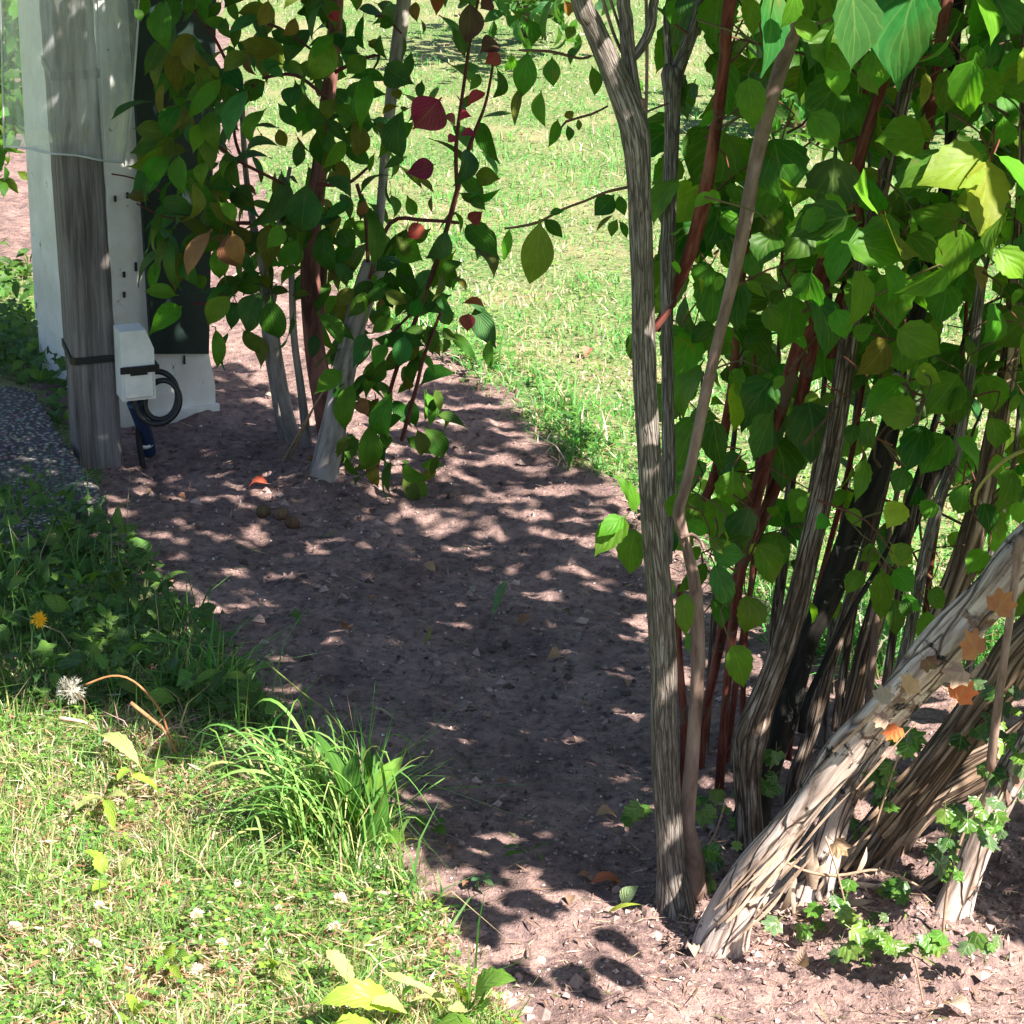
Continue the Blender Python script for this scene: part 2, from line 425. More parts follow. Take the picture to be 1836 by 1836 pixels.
k.l(scuff_haze, m2.inputs[0]); k.l(m1.outputs[0], m2.inputs[1]); k.l(df.outputs[0], m2.inputs[2]); k.l(m2.outputs[0], k.out.inputs[0])
M['clear'] = k.m
k = N('whitish_rim'); k.color((.62, .64, .62)).rough(.25, .5); k.b.inputs['Transmission Weight'].default_value = .3; M['rim'] = k.m  # whitish tube added so the sheet's edges look bright
M['petal'] = tint_mat('petal', .6, .2, .3)

# ------------------------------------------------------------------ ground: one sheet split along the edge of the bed
SOIL_IMG = [(190, 965), (290, 1085), (400, 1190), (500, 1310), (600, 1420), (690, 1510), (730, 1600), (800, 1690), (850, 1765), (900, 1850), (940, 2100), (2300, 2100),
            (2300, 1250), (1836, 1190), (1560, 1200), (1400, 1130), (1260, 960), (1150, 880), (1060, 835), (950, 765), (880, 690), (820, 640),
            (740, 600), (660, 545), (560, 500), (478, 380), (435, 150), (405, 0), (330, -150), (-60, -150), (-260, 120), (-200, 330), (-150, 480), (60, 490), (110, 640), (60, 690), (150, 800), (190, 900)]
SOIL = np.array([G(x, y)[:2] for x, y in SOIL_IMG])
PATH_IMG = [(-350, 690), (20, 692), (66, 705), (110, 782), (150, 835), (188, 893), (120, 925), (30, 975), (-350, 1060)]

def soil_d(x, y):
    d = sdist(SOIL, x, y)
    return d + .055 * (fbm(x * 9, y * 9, 3) - .5) * 1.6 + .05 * (fbm(x * 3, y * 3, 2) - .5)
FEET = [(G(px_, py_)[:2], h_, s_) for px_, py_, h_, s_ in ((1305, 1690, .012, .05), (1215, 1622, .010, .04), (1240, 1545, .012, .03), (1525, 1610, .03, .09), (1600, 1655, .025, .07), (1700, 1690, .028, .06), (1440, 1650, .012, .05), (585, 878, .03, .07), (1350, 1520, .02, .06), (560, 810, .02, .15))]
def hgt(x, y):
    x = np.asarray(x, float); y = np.asarray(y, float)
    m = np.clip(soil_d(x, y) / .08 + .3, 0, 1)
    near = np.clip((9 - y) / 3, 0, 1)
    cl = np.abs(fbm(x * 22, y * 22, 3) - .5)
    hs = .035 * (fbm(x * 2.6, y * 2.6, 3) - .5) + .03 * (fbm(x * 8, y * 8, 3) - .5) + .022 * (.25 - cl) + .008 * (fbm(x * 60, y * 60, 2) - .5) - .012
    hl = .02 * (fbm(x * 2.2, y * 2.2, 2) - .5) + .012 * (fbm(x * 14, y * 14, 2) - .5)
    ft = 0
    for p_, h_, s_ in FEET: ft = ft + h_ * np.exp(-((x - p_[0]) ** 2 + (y - p_[1]) ** 2) / (2 * s_ * s_))
    return (hs * m + hl * (1 - m)) * near + ft

def axis(lo, hi, step, far_lo, far_hi):
    a = list(np.arange(lo, hi + 1e-6, step))
    s, x = step, hi
    while x < far_hi: s *= 1.18; x += s; a.append(x)
    s, x = step, lo
    while x > far_lo: s *= 1.18; x -= s; a.insert(0, x)
    return np.array(a)
gx = axis(-1.35, 1.25, .0075, -150, 150); gy = axis(2.65, 6.2, .0085, -60, 300)
GX, GY = np.meshgrid(gx, gy, indexing='ij')
GZ = hgt(GX, GY)
V = np.stack([GX, GY, GZ], -1).reshape(-1, 3)
nx, ny = len(gx), len(gy)
i, j = np.meshgrid(np.arange(nx - 1), np.arange(ny - 1), indexing='ij')
a = (i * ny + j).ravel(); Q = np.stack([a, a + ny, a + ny + 1, a + 1], 1)
cxy = V[Q].mean(1); insoil = soil_d(cxy[:, 0], cxy[:, 1]) > 0
def sub(mask, name, mat):
    q = Q[mask]; used = np.unique(q); remap = np.zeros(len(V), int); remap[used] = np.arange(len(used))
    mb = MB(); mb.add(V[used], remap[q]); return mb.build(name, mat)
tag(sub(insoil, 'soil_bed', M['soil']), kind='structure')
tag(sub(~insoil, 'lawn_ground', M['thatch']), kind='structure')

# path slab
mb = MB(); top = [G(x, y, .035) for x, y in PATH_IMG]; n = len(top)
cen = np.mean(top, 0)
sub_v, sub_t = [], []
ring0 = np.array(top)
dens = []
for q in range(n):
    p0, p1 = ring0[q], ring0[(q + 1) % n]
    kk = max(1, int(np.linalg.norm(p1 - p0) / .015))
    for z in range(kk): dens.append(p0 + (p1 - p0) * z / kk + np.array([*(rng.normal(size=2) * .003), 0]))
dens = np.array(dens); m_ = len(dens)
levels = [(1.0, -.08), (1.0, -.006), (.985, .0)] + [(f, 0) for f in (.9, .75, .5, .25)]
vv = []
for f, dz in levels:
    r_ = cen + (dens - cen) * f; r_[:, 2] = .035 + dz + (rng.normal(size=m_) * .0015 if dz == 0 else 0); vv.append(r_)
vv.append(cen[None]); vv = np.concatenate(vv)
qq = []; tt = []
for L_ in range(len(levels) - 1):
    for z in range(m_): qq.append([L_ * m_ + z, L_ * m_ + (z + 1) % m_, (L_ + 1) * m_ + (z + 1) % m_, (L_ + 1) * m_ + z])
for z in range(m_): tt.append([(len(levels) - 1) * m_ + z, (len(levels) - 1) * m_ + (z + 1) % m_, len(levels) * m_])
mb.add(vv, qq, tt); tag(mb.build('path', M['path']), kind='structure')

# ------------------------------------------------------------------ things on the left: cabinet, post, box, cable
def obox(mb, c, ax, ay, az, bev=.004, c_=(1, 1, 1)):
    """bevelled box: centre c, half-axes ax, ay, az (vectors)"""
    c = np.asarray(c, float); L = [np.linalg.norm(a_) for a_ in (ax, ay, az)]; U = [unit(a_) for a_ in (ax, ay, az)]
    b = min(bev, min(L) * .45)
    import itertools
    idx = {}; vs = []
    for sx, sy, sz in itertools.product((-1, 1), repeat=3):
        for ax_ in range(3):
            s = [sx * (L[0] - b), sy * (L[1] - b), sz * (L[2] - b)]
            s[ax_] = (sx, sy, sz)[ax_] * L[ax_]
            idx[(sx, sy, sz, ax_)] = len(vs); vs.append(c + U[0] * s[0] + U[1] * s[1] + U[2] * s[2])
    q, t = [], []
    for ax_ in range(3):
        o1, o2 = [z for z in range(3) if z != ax_]
        for s in (-1, 1):
            f = []
            for (u_, v_) in ((-1, -1), (1, -1), (1, 1), (-1, 1)):
                k_ = [0, 0, 0]; k_[ax_] = s; k_[o1] = u_; k_[o2] = v_; f.append(idx[(*k_, ax_)])
            q.append(f)
        for u_, v_ in itertools.product((-1, 1), repeat=2):      # edges along ax_
            f = []
            for e, face in ((-1, o1), (1, o1), (1, o2), (-1, o2)):
                k_ = [0, 0, 0]; k_[ax_] = e; k_[o1] = u_; k_[o2] = v_; f.append(idx[(*k_, face)])
            q.append(f)
    for sx, sy, sz in itertools.product((-1, 1), repeat=3):
        t.append([idx[(sx, sy, sz, z)] for z in range(3)])
    mb.add(vs, q, t, None, c_)

def fix_normals(o):
    import bmesh
    bm = bmesh.new(); bm.from_mesh(o.data); bmesh.ops.recalc_face_normals(bm, faces=bm.faces); bm.to_mesh(o.data); bm.free(); return o

def on_plane(px, py, p0, nrm):
    d = ray(px, py); t = ((p0 - CAM) @ nrm) / (d @ nrm); return CAM + d * t

def prism(mb, poly, ext, c=(1, 1, 1)):
    n = len(poly); poly = np.asarray(poly, float); cen = poly.mean(0)
    v = np.concatenate([poly, poly + ext, [cen], [cen + ext]])
    t = []; q = []
    for i_ in range(n):
        j_ = (i_ + 1) % n
        q.append([i_, j_, n + j_, n + i_]); t.append([2 * n, j_, i_]); t.append([2 * n + 1, n + i_, n + j_])
    mb.add(v, q, t, None, c)

# cabinet: corner behind the post
th = math.radians(26)
fd = np.array([math.cos(th), math.sin(th), 0]); bd = np.array([-math.sin(th), math.cos(th), 0]); Z = np.array([0, 0, 1.])
C0 = G(212, 768)
fn = -bd
cab = empty('cabinet', C0, 'tall off-white cabinet with a dark green front panel standing behind the wooden post', 'cabinet')
topz = 1.12
def fp(px, py): return on_plane(px, py, C0, fn)
bl, br, brt = fp(212, 760), fp(384, 690), fp(411, 0)
mb = MB()
slope = unit(brt - fp(376, 632))
body = [C0 + Z * .0, fp(386, 738), fp(386, 692), fp(374, 632), fp(374, 632) + slope * 0.62, C0 + Z * topz]
body[0] = body[0] - Z * .02; body[1] = body[1] - Z * .02
body[4][2] = topz
prism(mb, body, bd * .52); shell = fix_normals(mb.build('shell', M['white'], cab, C0, False))
mb = MB()
lt = [fp(268, 632), fp(371, 632), fp(371, 632) + slope * .60, None]
lt[2][2] = topz - .03; s2 = unit(fp(243, 300) - fp(268, 632)); lt[3] = fp(268, 632) + s2 * .6; lt[3][2] = topz - .03
prism(mb, [p_ - bd * .012 for p_ in lt], bd * .011); fix_normals(mb.build('front_panel', M['dgreen'], cab, C0, False))
mb = MB()
base_ = [fp(272, 762), fp(390, 740), fp(390, 722), fp(272, 742)]
prism(mb, [p_ - bd * .012 for p_ in base_], bd * .0115); fix_normals(mb.build('plinth', M['white'], cab, C0, False))
mb = MB()   # side trim board, with a seam
sd0, sd1 = C0 + bd * .004, C0 + bd * .515
prism(mb, [sd0 + Z * .10 - fd * .006, sd1 + Z * .10 - fd * .006, sd1 + Z * (topz - .01) - fd * .006, sd0 + Z * (topz - .01) - fd * .006], fd * .0055)
fix_normals(mb.build('side_panel', M['white'], cab, C0, False))
mb = MB()
for (px, py) in ((222, 492), (222, 528), (243, 478), (228, 350), (206, 356)):
    mb = MB(); p_ = fp(px, py) - bd * .002; obox(mb, p_, fd * .0025, bd * .002, Z * (.006 if px != 243 else .009), .001); mb.build('screw', M['black'], cab, C0, False).parent = shell
mb = MB()
obox(mb, fp(330, 645) - bd * .002, fd * .002, bd * .002, Z * .009, .001); fix_normals(mb.build('latch', M['black'], cab, C0, False)).parent = shell

# post
tp = math.radians(20)
pd = np.array([math.cos(tp), math.sin(tp), 0]); pb = np.array([-math.sin(tp), math.cos(tp), 0])
B0 = G(180, 832)
lean = unit(np.array([-.018, 0, 1]))
PW = .0415
post_c = B0 + pb * PW * .6 - pd * .0
mb = MB()
nseg = 40
prof_ = []
bev = .007
for (sx, sy) in ((-1, -1), (1, -1), (1, 1), (-1, 1)):
    for (dx, dy) in (((-1, 0), (0, -1)) if sx * sy > 0 else ((0, -1), (-1, 0))):
        pass
cor = [(-PW, -PW + bev), (-PW + bev, -PW), (PW - bev, -PW), (PW, -PW + bev), (PW, PW - bev), (PW - bev, PW), (-PW + bev, PW), (-PW, PW - bev)]
rings = []
for s in range(nseg + 1):
    z = -.05 + 1.27 * s / nseg
    jit = .0006 * rng.normal(size=(8, 2))
    rings.append([post_c + lean * z + pd * (cx + jit[e][0]) + pb * (cy + jit[e][1]) for e, (cx, cy) in enumerate(cor)])
v = np.array(rings).reshape(-1, 3); q = []
for s in range(nseg):
    for e in range(8): q.append([s * 8 + e, s * 8 + (e + 1) % 8, (s + 1) * 8 + (e + 1) % 8, (s + 1) * 8 + e])
v = np.concatenate([v, [post_c + lean * 1.22]])
t = [[nseg * 8 + e, nseg * 8 + (e + 1) % 8, len(v) - 1] for e in range(8)]
mb.add(v, q, t)
post = fix_normals(mb.build('wooden_post', M['post'], None, B0, False))
tag(post, 'square weathered grey wooden post standing beside the white cabinet', 'post')

def loop_band(mb, path, hw, thick, c=(1, 1, 1)):
    """flat strap along a closed path of (point, outward) pairs; hw half height"""
    n = len(path); vs = []
    for p_, o_ in path:
        for dz, dt in ((-hw, 0), (hw, 0), (hw, thick), (-hw, thick)): vs.append(p_ + o_ * dt + lean * dz)
    q = []
    for i_ in range(n):
        j_ = (i_ + 1) % n
        for e in range(4): q.append([i_ * 4 + e, j_ * 4 + e, j_ * 4 + (e + 1) % 4, i_ * 4 + (e + 1) % 4])
    mb.add(np.array(vs), q, None, None, c)

def post_band(name, zc, hw, label, boxed=False):
    mb = MB(); path = []
    c_ = post_c + lean * zc
    pts = [(-PW, -PW), (PW, -PW), (PW, PW), (-PW, PW)]
    for cx, cy in cor:
        d_ = unit(pd * cx + pb * cy); tilt = -.010 * (cx < -PW + .001) * 0 + .018 * (cy > 0) * (cx < 0)
        path.append((c_ + pd * cx * 1.012 + pb * cy * 1.012 + lean * tilt, d_))
    loop_band(mb, path, hw, .004)
    return mb
# junction box fixed to the right-hand side of the post
JB = on_plane(240, 648, B0 + pb * -.03, np.array([0, 1.0, 0]))
jx = unit(np.array([math.cos(.35), math.sin(.35), 0])); jy = np.array([-jx[1], jx[0], 0])
m_px = mpp(JB)
box = empty('junction_box', JB, 'small white plastic junction box strapped to the right side of the post', 'box')
mb = MB(); hh = .066
# chamfered top profile extruded sideways
pr = [(-.030, -hh), (.032, -hh), (.032, hh * .45), (.018, hh), (-.030, hh)]
poly = [JB + jx * a_ - jy * .03 + Z * b_ for a_, b_ in pr]
prism(mb, poly, jy * .055); hous = fix_normals(mb.build('housing', M['wplastic'], box, JB, False))
mb = MB(); obox(mb, JB + jx * .001 - jy * .0335 + Z * -.034, jx * .026, jy * .003, Z * .026, .003); lid_ = fix_normals(mb.build('lid', M['wplastic'], box, JB, False)); lid_.parent = hous
zc = .235
mb = post_band('strap', (JB[2] - .002) - B0[2] + .002, .0065, '')
obox(mb, JB - jy * .037 - Z * .006 + jx * .002, jx * .036, jy * .0018, Z * .0065, .001)
obox(mb, JB - jy * .012 - Z * .006 + jx * .0375, jx * .0018, jy * .026, Z * .0065, .001)
obox(mb, JB - jy * .0395 - Z * .008 + jx * .0, jx * .016, jy * .002, Z * .008, .0015)
tag(mb.build('strap', M['black'], None, JB, False), 'black rubber strap tied round the post and the white junction box', 'strap')
pz = P(160, 132, B0[1])[2]
mb = post_band('strap', pz - B0[2], .0075, '')
tag(mb.build('strap', M['black'], None, post_c + lean * pz, False), 'black strap round the upper post under the clear plastic sheet', 'strap')
# coiled cable
mb = MB(); cc = JB + np.array([.045, -.015, -.07])
pts = []
for s in np.linspace(0, 1, 60):
    a_ = 2.2 + s * 2 * math.pi * 2.2
    r_ = .036 + .007 * math.sin(s * 9) + .004 * math.sin(s * 23)
    pts.append(cc + np.array([math.cos(a_) * r_ * .95, -.012 + s * .03 + .008 * math.sin(a_), math.sin(a_) * r_ * 1.05]))
pts.insert(0, JB + np.array([.0, .0, -.066]))
pts += [cc + np.array([-.03, .02, -.02]), cc + np.array([-.045, .03, -.07]), np.array([cc[0] - .035, cc[1] + .03, -.03])]
tube(mb, pts, [.0056] * len(pts), 8, .008, 0)
tag(mb.build('coiled_cable', M['black'], None, cc), 'black electric cable coiled below the white junction box', 'cable')
mb = MB(); g0 = P(240, 722, JB[1] - .01); g1 = G(268, 812, .012); 
tube(mb, [g0, g0 * .5 + g1 * .5 + np.array([.004, 0, 0]), g1], [.0135, .0145, .013], 12, .01, .02)
bl_ = mb.build('cable_plug', M['blue'], None, g1)
tag(bl_, 'dark blue plastic connector hanging from the cable down to the soil', 'plug')
mb = MB(); gm = g0 * .22 + g1 * .78; ax_ = unit(g1 - g0)
tube(mb, [gm - ax_ * .004, gm + ax_ * .004], [.0152, .0152], 12, .004, 0); mb.build('ring', M['wplastic'], bl_, gm)

# clear plastic sheet bent round the top of the post
mb = MB(); nu_, nv_ = 30, 24
zt = 1.15; pc = post_c.copy()
def sheet_pt(u, v_):
    # u -1..1 across (left .. right), v 0 bottom..1 top
    yy = B0[1] - .07
    lx = 8 - 3 * v_; rx = 222 + 46 * min(1, max(0, v_ * 1.25)) ** .75
    y_b = 262 + 30 * (u + 1) / 2
    px = lx + (rx - lx) * (u + 1) / 2
    bulge = .075 * (1 - u * u)
    p_ = P(px, y_b, yy + .09 - bulge)
    q_ = P(px, -60, yy + .09 - bulge)
    r_ = p_ + (q_ - p_) * v_; r_[2] = p_[2] + (zt - p_[2]) * v_
    return r_ + np.array([0, .006 * math.sin(7 * u + 3 * v_), 0])
us_ = np.linspace(-1, 1, nu_ + 1); vs_ = np.linspace(0, 1, nv_ + 1)
pts = np.array([[sheet_pt(u, v_) for v_ in vs_] for u in us_])
i, j = np.meshgrid(np.arange(nu_), np.arange(nv_), indexing='ij'); a = (i * (nv_ + 1) + j).ravel()
mb.add(pts.reshape(-1, 3), np.stack([a, a + nv_ + 1, a + nv_ + 2, a + 1], 1))
sheet_o = pts[nu_ // 2, 0]
cover = mb.build('plastic_cover', M['clear'], None, sheet_o)
so_ = cover.modifiers.new('thick', 'SOLIDIFY'); so_.thickness = .0015
tag(cover, 'clear plastic sheet wrapped round the top of the wooden post', 'plastic cover')
mb = MB()
edge = list(pts[0, ::-1][::4]) + list(pts[:, 0][::3]) + list(pts[-1, :][::4])
tube(mb, edge, [.0019] * len(edge), 6, .01, 0)
mb.build('rim', M['rim'], cover, sheet_o)
mb = MB()   # folded flap at the lower left
fl = [P(5, 250, B0[1] - .05), P(85, 228, B0[1] - .13), P(95, 255, B0[1] - .13), P(20, 266, B0[1] - .06)]
prism(mb, fl, np.array([0, .0015, 0])); fix_normals(mb.build('flap', M['clear'], cover, sheet_o, False))

# ------------------------------------------------------------------ stems
def stem_path(L, Y0, Y1=None, ext=None):
    """pixel polyline (x, y, width px) at depths running Y0 -> Y1"""
    if Y1 is None: Y1 = Y0
    n = len(L); ys = np.array([p_[1] for p_ in L], float)
    t = (ys - ys[0]) / (ys[-1] - ys[0] + 1e-9)
    pts = [P(p_[0], p_[1], Y0 + (Y1 - Y0) * t[i_]) for i_, p_ in enumerate(L)]
    rad = [p_[2] / 2 * mpp(pts[i_]) for i_, p_ in enumerate(L)]
    if ext is not None:
        d_ = np.asarray(ext, float)
        pts.append(pts[-1] + d_ * .5 + np.array([0, 0, .02])); rad.append(rad[-1] * .8)
        pts.append(pts[-2] + d_); rad.append(rad[-2] * .5)
    return pts, rad
def gY(px, py): return G(px, py)[1]

def add_stem(parent, name, mat, L, Y0=None, Y1=None, ext=None, n=12, rough=.05, ridges=0, ground=False, label=None, c=(1, 1, 1), step=.015):
    if Y0 is None: Y0 = gY(L[0][0], L[0][1])
    pts, rad = stem_path(L, Y0, Y1, ext)
    if ground:
        pts.insert(0, pts[0] + np.array([(pts[0] - pts[1])[0] * .15, 0, -.05])); rad.insert(0, rad[0] * 1.3); rad[1] *= 1.1
    mb = MB(); tube(mb, pts, rad, n, step, rough, c, True, ridges)
    o = mb.build(name, mat, parent, pts[0])
    if label: o['label'] = label
    return o

# ---- upright shrub on the near side
upr = empty('upright_shrub', G(1210, 1625), 'slender upright shrub whose tall grey fissured stem stands left of the leaning trunks', 'shrub')
yA = gY(1210, 1622)
add_stem(upr, 'stem', M['bark_grey'], [(1210, 1622, 68), (1205, 1560, 54), (1200, 1500, 50), (1192, 1350, 48), (1190, 1200, 48), (1182, 1050, 47), (1173, 950, 45), (1163, 800, 43), (1155, 650, 41), (1151, 500, 40), (1147, 350, 42), (1140, 250, 56), (1124, 190, 52), (1092, 110, 42), (1062, 40, 38), (1035, -30, 36)], yA, yA - .02, (-.12, .1, .5), 20, .04, .035, True, step=.008)
add_stem(upr, 'branch_stub', M['bark_thin'], [(1132, 222, 26), (1141, 196, 28), (1149, 176, 20)], yA - .012, yA - .014)
add_stem(upr, 'stem', M['bark_grey'], [(1146, 250, 30), (1138, 180, 30), (1128, 110, 28), (1122, 30, 26), (1118, -40, 24)], yA + .01, yA + .02, (.03, 0, .4), 14, .04, .04)
add_stem(upr, 'branch', M['bark_grey'], [(1134, 105, 16), (1150, 85, 19), (1168, 45, 19), (1180, -30, 18)], yA + .015, yA + .02, (.1, 0, .3), 10, .04, .04)
add_stem(upr, 'twig', M['bark_thin'], [(1118, 100, 6), (1100, 60, 6), (1078, -10, 6)], yA + .02, yA + .03)
add_stem(upr, 'twig', M['bark_thin'], [(1120, 80, 5), (1108, 40, 5), (1088, -20, 5)], yA + .03, yA + .03)
add_stem(upr, 'twig', M['bark_thin'], [(1157, 260, 6), (1160, 100, 6), (1158, -30, 6)], yA + .03, yA + .03)
add_stem(upr, 'stem', M['bark_grey'], [(1196, 1010, 20), (1199, 850, 25), (1197, 740, 23), (1197, 640, 22), (1196, 480, 26), (1202, 330, 26), (1206, 200, 28), (1205, 135, 40), (1208, 120, 30)], yA + .10, yA + .25, None, 12, .05, .04)
add_stem(upr, 'branch', M['bark_grey'], [(1212, 130, 28), (1226, 95, 24), (1245, 45, 22), (1262, -20, 22)], yA + .25, yA + .27, (.08, 0, .3), 10, .05, .04)
add_stem(upr, 'branch', M['bark_grey'], [(1202, 130, 18), (1197, 80, 14), (1195, 30, 12)], yA + .25, yA + .27)
add_stem(upr, 'stem', M['bark_thin'], [(1238, 1540, 46), (1232, 1480, 30), (1238, 1400, 27), (1247, 1270, 25), (1252, 1180, 26), (1247, 1060, 24), (1232, 985, 18), (1217, 925, 22), (1224, 890, 20), (1240, 830, 20), (1262, 720, 21), (1290, 600, 21), (1312, 510, 23), (1335, 400, 25), (1360, 270, 27), (1385, 170, 27), (1420, 60, 32), (1440, -10, 32)], yA + .03, yA + .05, (.15, .1, .4), 12, .04, 0, True)
add_stem(upr, 'twig', M['bark_thin'], [(1220, 965, 6), (1240, 958, 7), (1256, 970, 6), (1262, 985, 5)], yA + .02, yA + .0)
add_stem(upr, 'twig', M['bark_red'], [(1172, 592, 13), (1188, 572, 12), (1204, 552, 9), (1212, 535, 5)], yA + .02, yA + .05)
TW = (.10, .05, .03)
def twig(parent, L, Y, c=TW, r=1.0, name='twig', Y1=None):
    pts, rad = stem_path(L, Y, Y1); mb = MB(); tube(mb, pts, [x * r for x in rad], 6, .012, .05, c); return mb.build(name, M['twig'], parent, pts[0])
twig(upr, [(1128, 335, 6), (1085, 345, 5), (1050, 360, 5), (1010, 375, 5), (960, 400, 6), (905, 410, 4)], yA + .01, Y1=yA + .25)
twig(upr, [(1090, 190, 4), (1060, 205, 5), (1015, 218, 5), (1005, 235, 3)], yA + .05)
twig(upr, [(1060, 100, 5), (1040, 105, 5), (985, 92, 6), (930, 90, 4)], yA + .05)
twig(upr, [(1160, 200, 4), (1185, 190, 4), (1200, 185, 3)], yA + .05)

# ---- mock orange
mock = empty('mock_orange', G(1480, 1600), 'big leafy shrub of leaning peeling trunks and red and brown stems at the right', 'shrub')
def ms(name, mat, L, Y0=None, Y1=None, ext=(.1, .05, .6), **kw): return add_stem(mock, name, M[mat], L, Y0, Y1, ext, **kw)
ms('trunk', 'bark_pale', [(1292, 1690, 84), (1318, 1630, 84), (1345, 1580, 76), (1400, 1500, 68), (1462, 1420, 64), (1530, 1335, 70), (1620, 1240, 74), (1700, 1150, 76), (1780, 1060, 78), (1880, 950, 80)], None, 3.0, (.5, -.1, .5), n=36, rough=.15, ridges=.018, ground=True, step=.005)
ms('trunk', 'bark_fibre', [(1525, 1600, 100), (1585, 1490, 74), (1655, 1400, 70), (1725, 1310, 74), (1795, 1220, 78), (1880, 1110, 80)], 3.26, 3.2, (.5, 0, .5), n=22, rough=.07, ridges=.06, ground=True, step=.008)
ms('trunk', 'bark_fibre', [(1575, 1660, 60), (1640, 1625, 66), (1700, 1580, 56), (1745, 1530, 50), (1790, 1450, 46), (1850, 1340, 46)], 3.12, 3.2, (.3, 0, .5), n=18, rough=.06, ridges=.05, ground=True, step=.008)
ms('trunk', 'bark_pale', [(1690, 1690, 70), (1720, 1600, 60), (1755, 1510, 56), (1800, 1410, 54), (1850, 1320, 54)], 3.07, 3.12, (.3, 0, .5), n=18, rough=.06, ridges=.05, ground=True, step=.008)
ms('trunk', 'bark_fibre', [(1600, 1500, 70), (1660, 1440, 66), (1740, 1390, 70), (1860, 1310, 70)], 3.36, 3.36, (.4, 0, .4), n=16, rough=.07, ridges=.06, ground=True)
ms('trunk', 'bark_pale', [(1425, 1655, 120), (1455, 1585, 92), (1480, 1520, 60), (1510, 1440, 46), (1560, 1350, 40), (1620, 1280, 40)], 3.15, 3.16, None, n=16, rough=.07, ridges=.05, ground=True)
ms('stem', 'bark_brown', [(1345, 1530, 46), (1343, 1450, 46), (1340, 1380, 50), (1346, 1320, 60), (1365, 1265, 50), (1400, 1175, 44), (1430, 1075, 44), (1452, 980, 42), (1472, 900, 40), (1492, 800, 38), (1510, 690, 36), (1525, 590, 34), (1550, 460, 30), (1600, 260, 26), (1640, 90, 24), (1660, -20, 24)], 3.32, 3.45, n=18, rough=.06, ridges=.05, ground=True, step=.008)
ms('stem', 'bark_black', [(1350, 1450, 60), (1375, 1360, 62), (1402, 1290, 56), (1425, 1220, 46), (1452, 1140, 38), (1490, 1060, 42), (1530, 950, 48), (1562, 870, 48), (1592, 780, 40), (1622, 650, 32), (1660, 500, 26), (1700, 300, 24), (1720, 0, 22)], 3.42, 3.6, n=16, rough=.08, ridges=.04, ground=True)
ms('stem', 'bark_brown', [(1425, 1400, 28), (1445, 1340, 27), (1465, 1270, 30), (1490, 1180, 28), (1520, 1090, 26), (1542, 1030, 24), (1570, 920, 22), (1600, 800, 20)], 3.5, 3.6, None, n=12, ridges=.03, ground=True)
ms('stem', 'bark_fibre', [(1520, 1300, 36), (1540, 1220, 34), (1562, 1130, 36), (1602, 1000, 38), (1645, 900, 34), (1690, 820, 30), (1730, 700, 26)], 3.65, 3.7, None, n=14, rough=.08, ridges=.06, ground=True)
ms('stem', 'bark_black', [(1606, 1000, 30), (1640, 915, 34), (1672, 850, 34), (1700, 790, 30), (1760, 650, 24)], 3.6, 3.6, None, n=12)
ms('stem', 'bark_grey', [(1612, 1210, 24), (1628, 1150, 22), (1642, 1080, 22), (1660, 990, 22), (1690, 880, 22), (1712, 825, 22), (1735, 700, 20), (1760, 500, 18)], 3.3, 3.35, None, n=12, ridges=.03)
ms('stem', 'bark_fibre', [(1660, 1180, 54), (1700, 1080, 52), (1730, 1000, 50), (1762, 880, 44), (1800, 700, 38), (1825, 520, 34), (1840, 300, 30), (1850, 0, 26)], 3.45, 3.5, n=14, rough=.08, ridges=.06)
ms('stem', 'bark_thin', [(1775, 1380, 18), (1785, 1300, 17), (1800, 1180, 16), (1815, 1080, 16), (1830, 960, 15)], 2.98, 2.95, None, n=10)
ms('stem', 'bark_brown', [(1380, 1200, 20), (1392, 1100, 20), (1405, 1000, 20), (1420, 850, 18), (1440, 700, 16)], 3.7, 3.7, None, n=10)
ms('stem', 'bark_red', [(1178, 590, 15), (1205, 530, 20), (1235, 460, 24), (1262, 360, 26), (1283, 230, 22), (1300, 100, 22), (1312, -20, 24)], 3.40, 3.25, n=12)
ms('stem', 'bark_red', [(1290, 1410, 17), (1298, 1300, 15), (1308, 1180, 16), (1328, 1010, 22), (1352, 900, 28), (1380, 800, 28), (1402, 720, 28), (1432, 620, 26), (1470, 490, 24), (1520, 350, 22), (1560, 220, 22), (1590, 120, 22), (1620, -10, 20)], 3.52, 3.4, n=12, ground=True)
ms('stem', 'bark_red', [(1252, 1420, 14), (1264, 1290, 16), (1285, 1180, 18), (1320, 1040, 20), (1372, 920, 24), (1420, 780, 24), (1452, 640, 24), (1480, 500, 20)], 3.62, 3.5, None, n=10, ground=True)
ms('stem', 'bark_red', [(1226, 1420, 15), (1226, 1290, 15), (1216, 1150, 14), (1220, 1050, 12)], 3.5, 3.42, None, n=10, ground=True)
ms('stem', 'bark_red', [(1255, 910, 16), (1282, 850, 18), (1312, 700, 18), (1320, 600, 15), (1332, 480, 15), (1352, 330, 14)], 3.6, 3.5, None, n=10)
ms('stem', 'bark_red', [(1440, 1000, 14), (1425, 1060, 14), (1405, 1160, 14)][::-1], 3.48, 3.5, None, n=10)
ms('stem', 'bark_red', [(1490, 640, 18), (1500, 560, 20), (1535, 460, 22), (1540, 330, 20), (1550, 150, 18), (1560, -10, 18)], 3.6, 3.5, n=10)
ms('stem', 'bark_red', [(1640, 320, 22), (1662, 220, 26), (1680, 130, 24), (1700, -10, 22)], 3.5, 3.45, n=10)
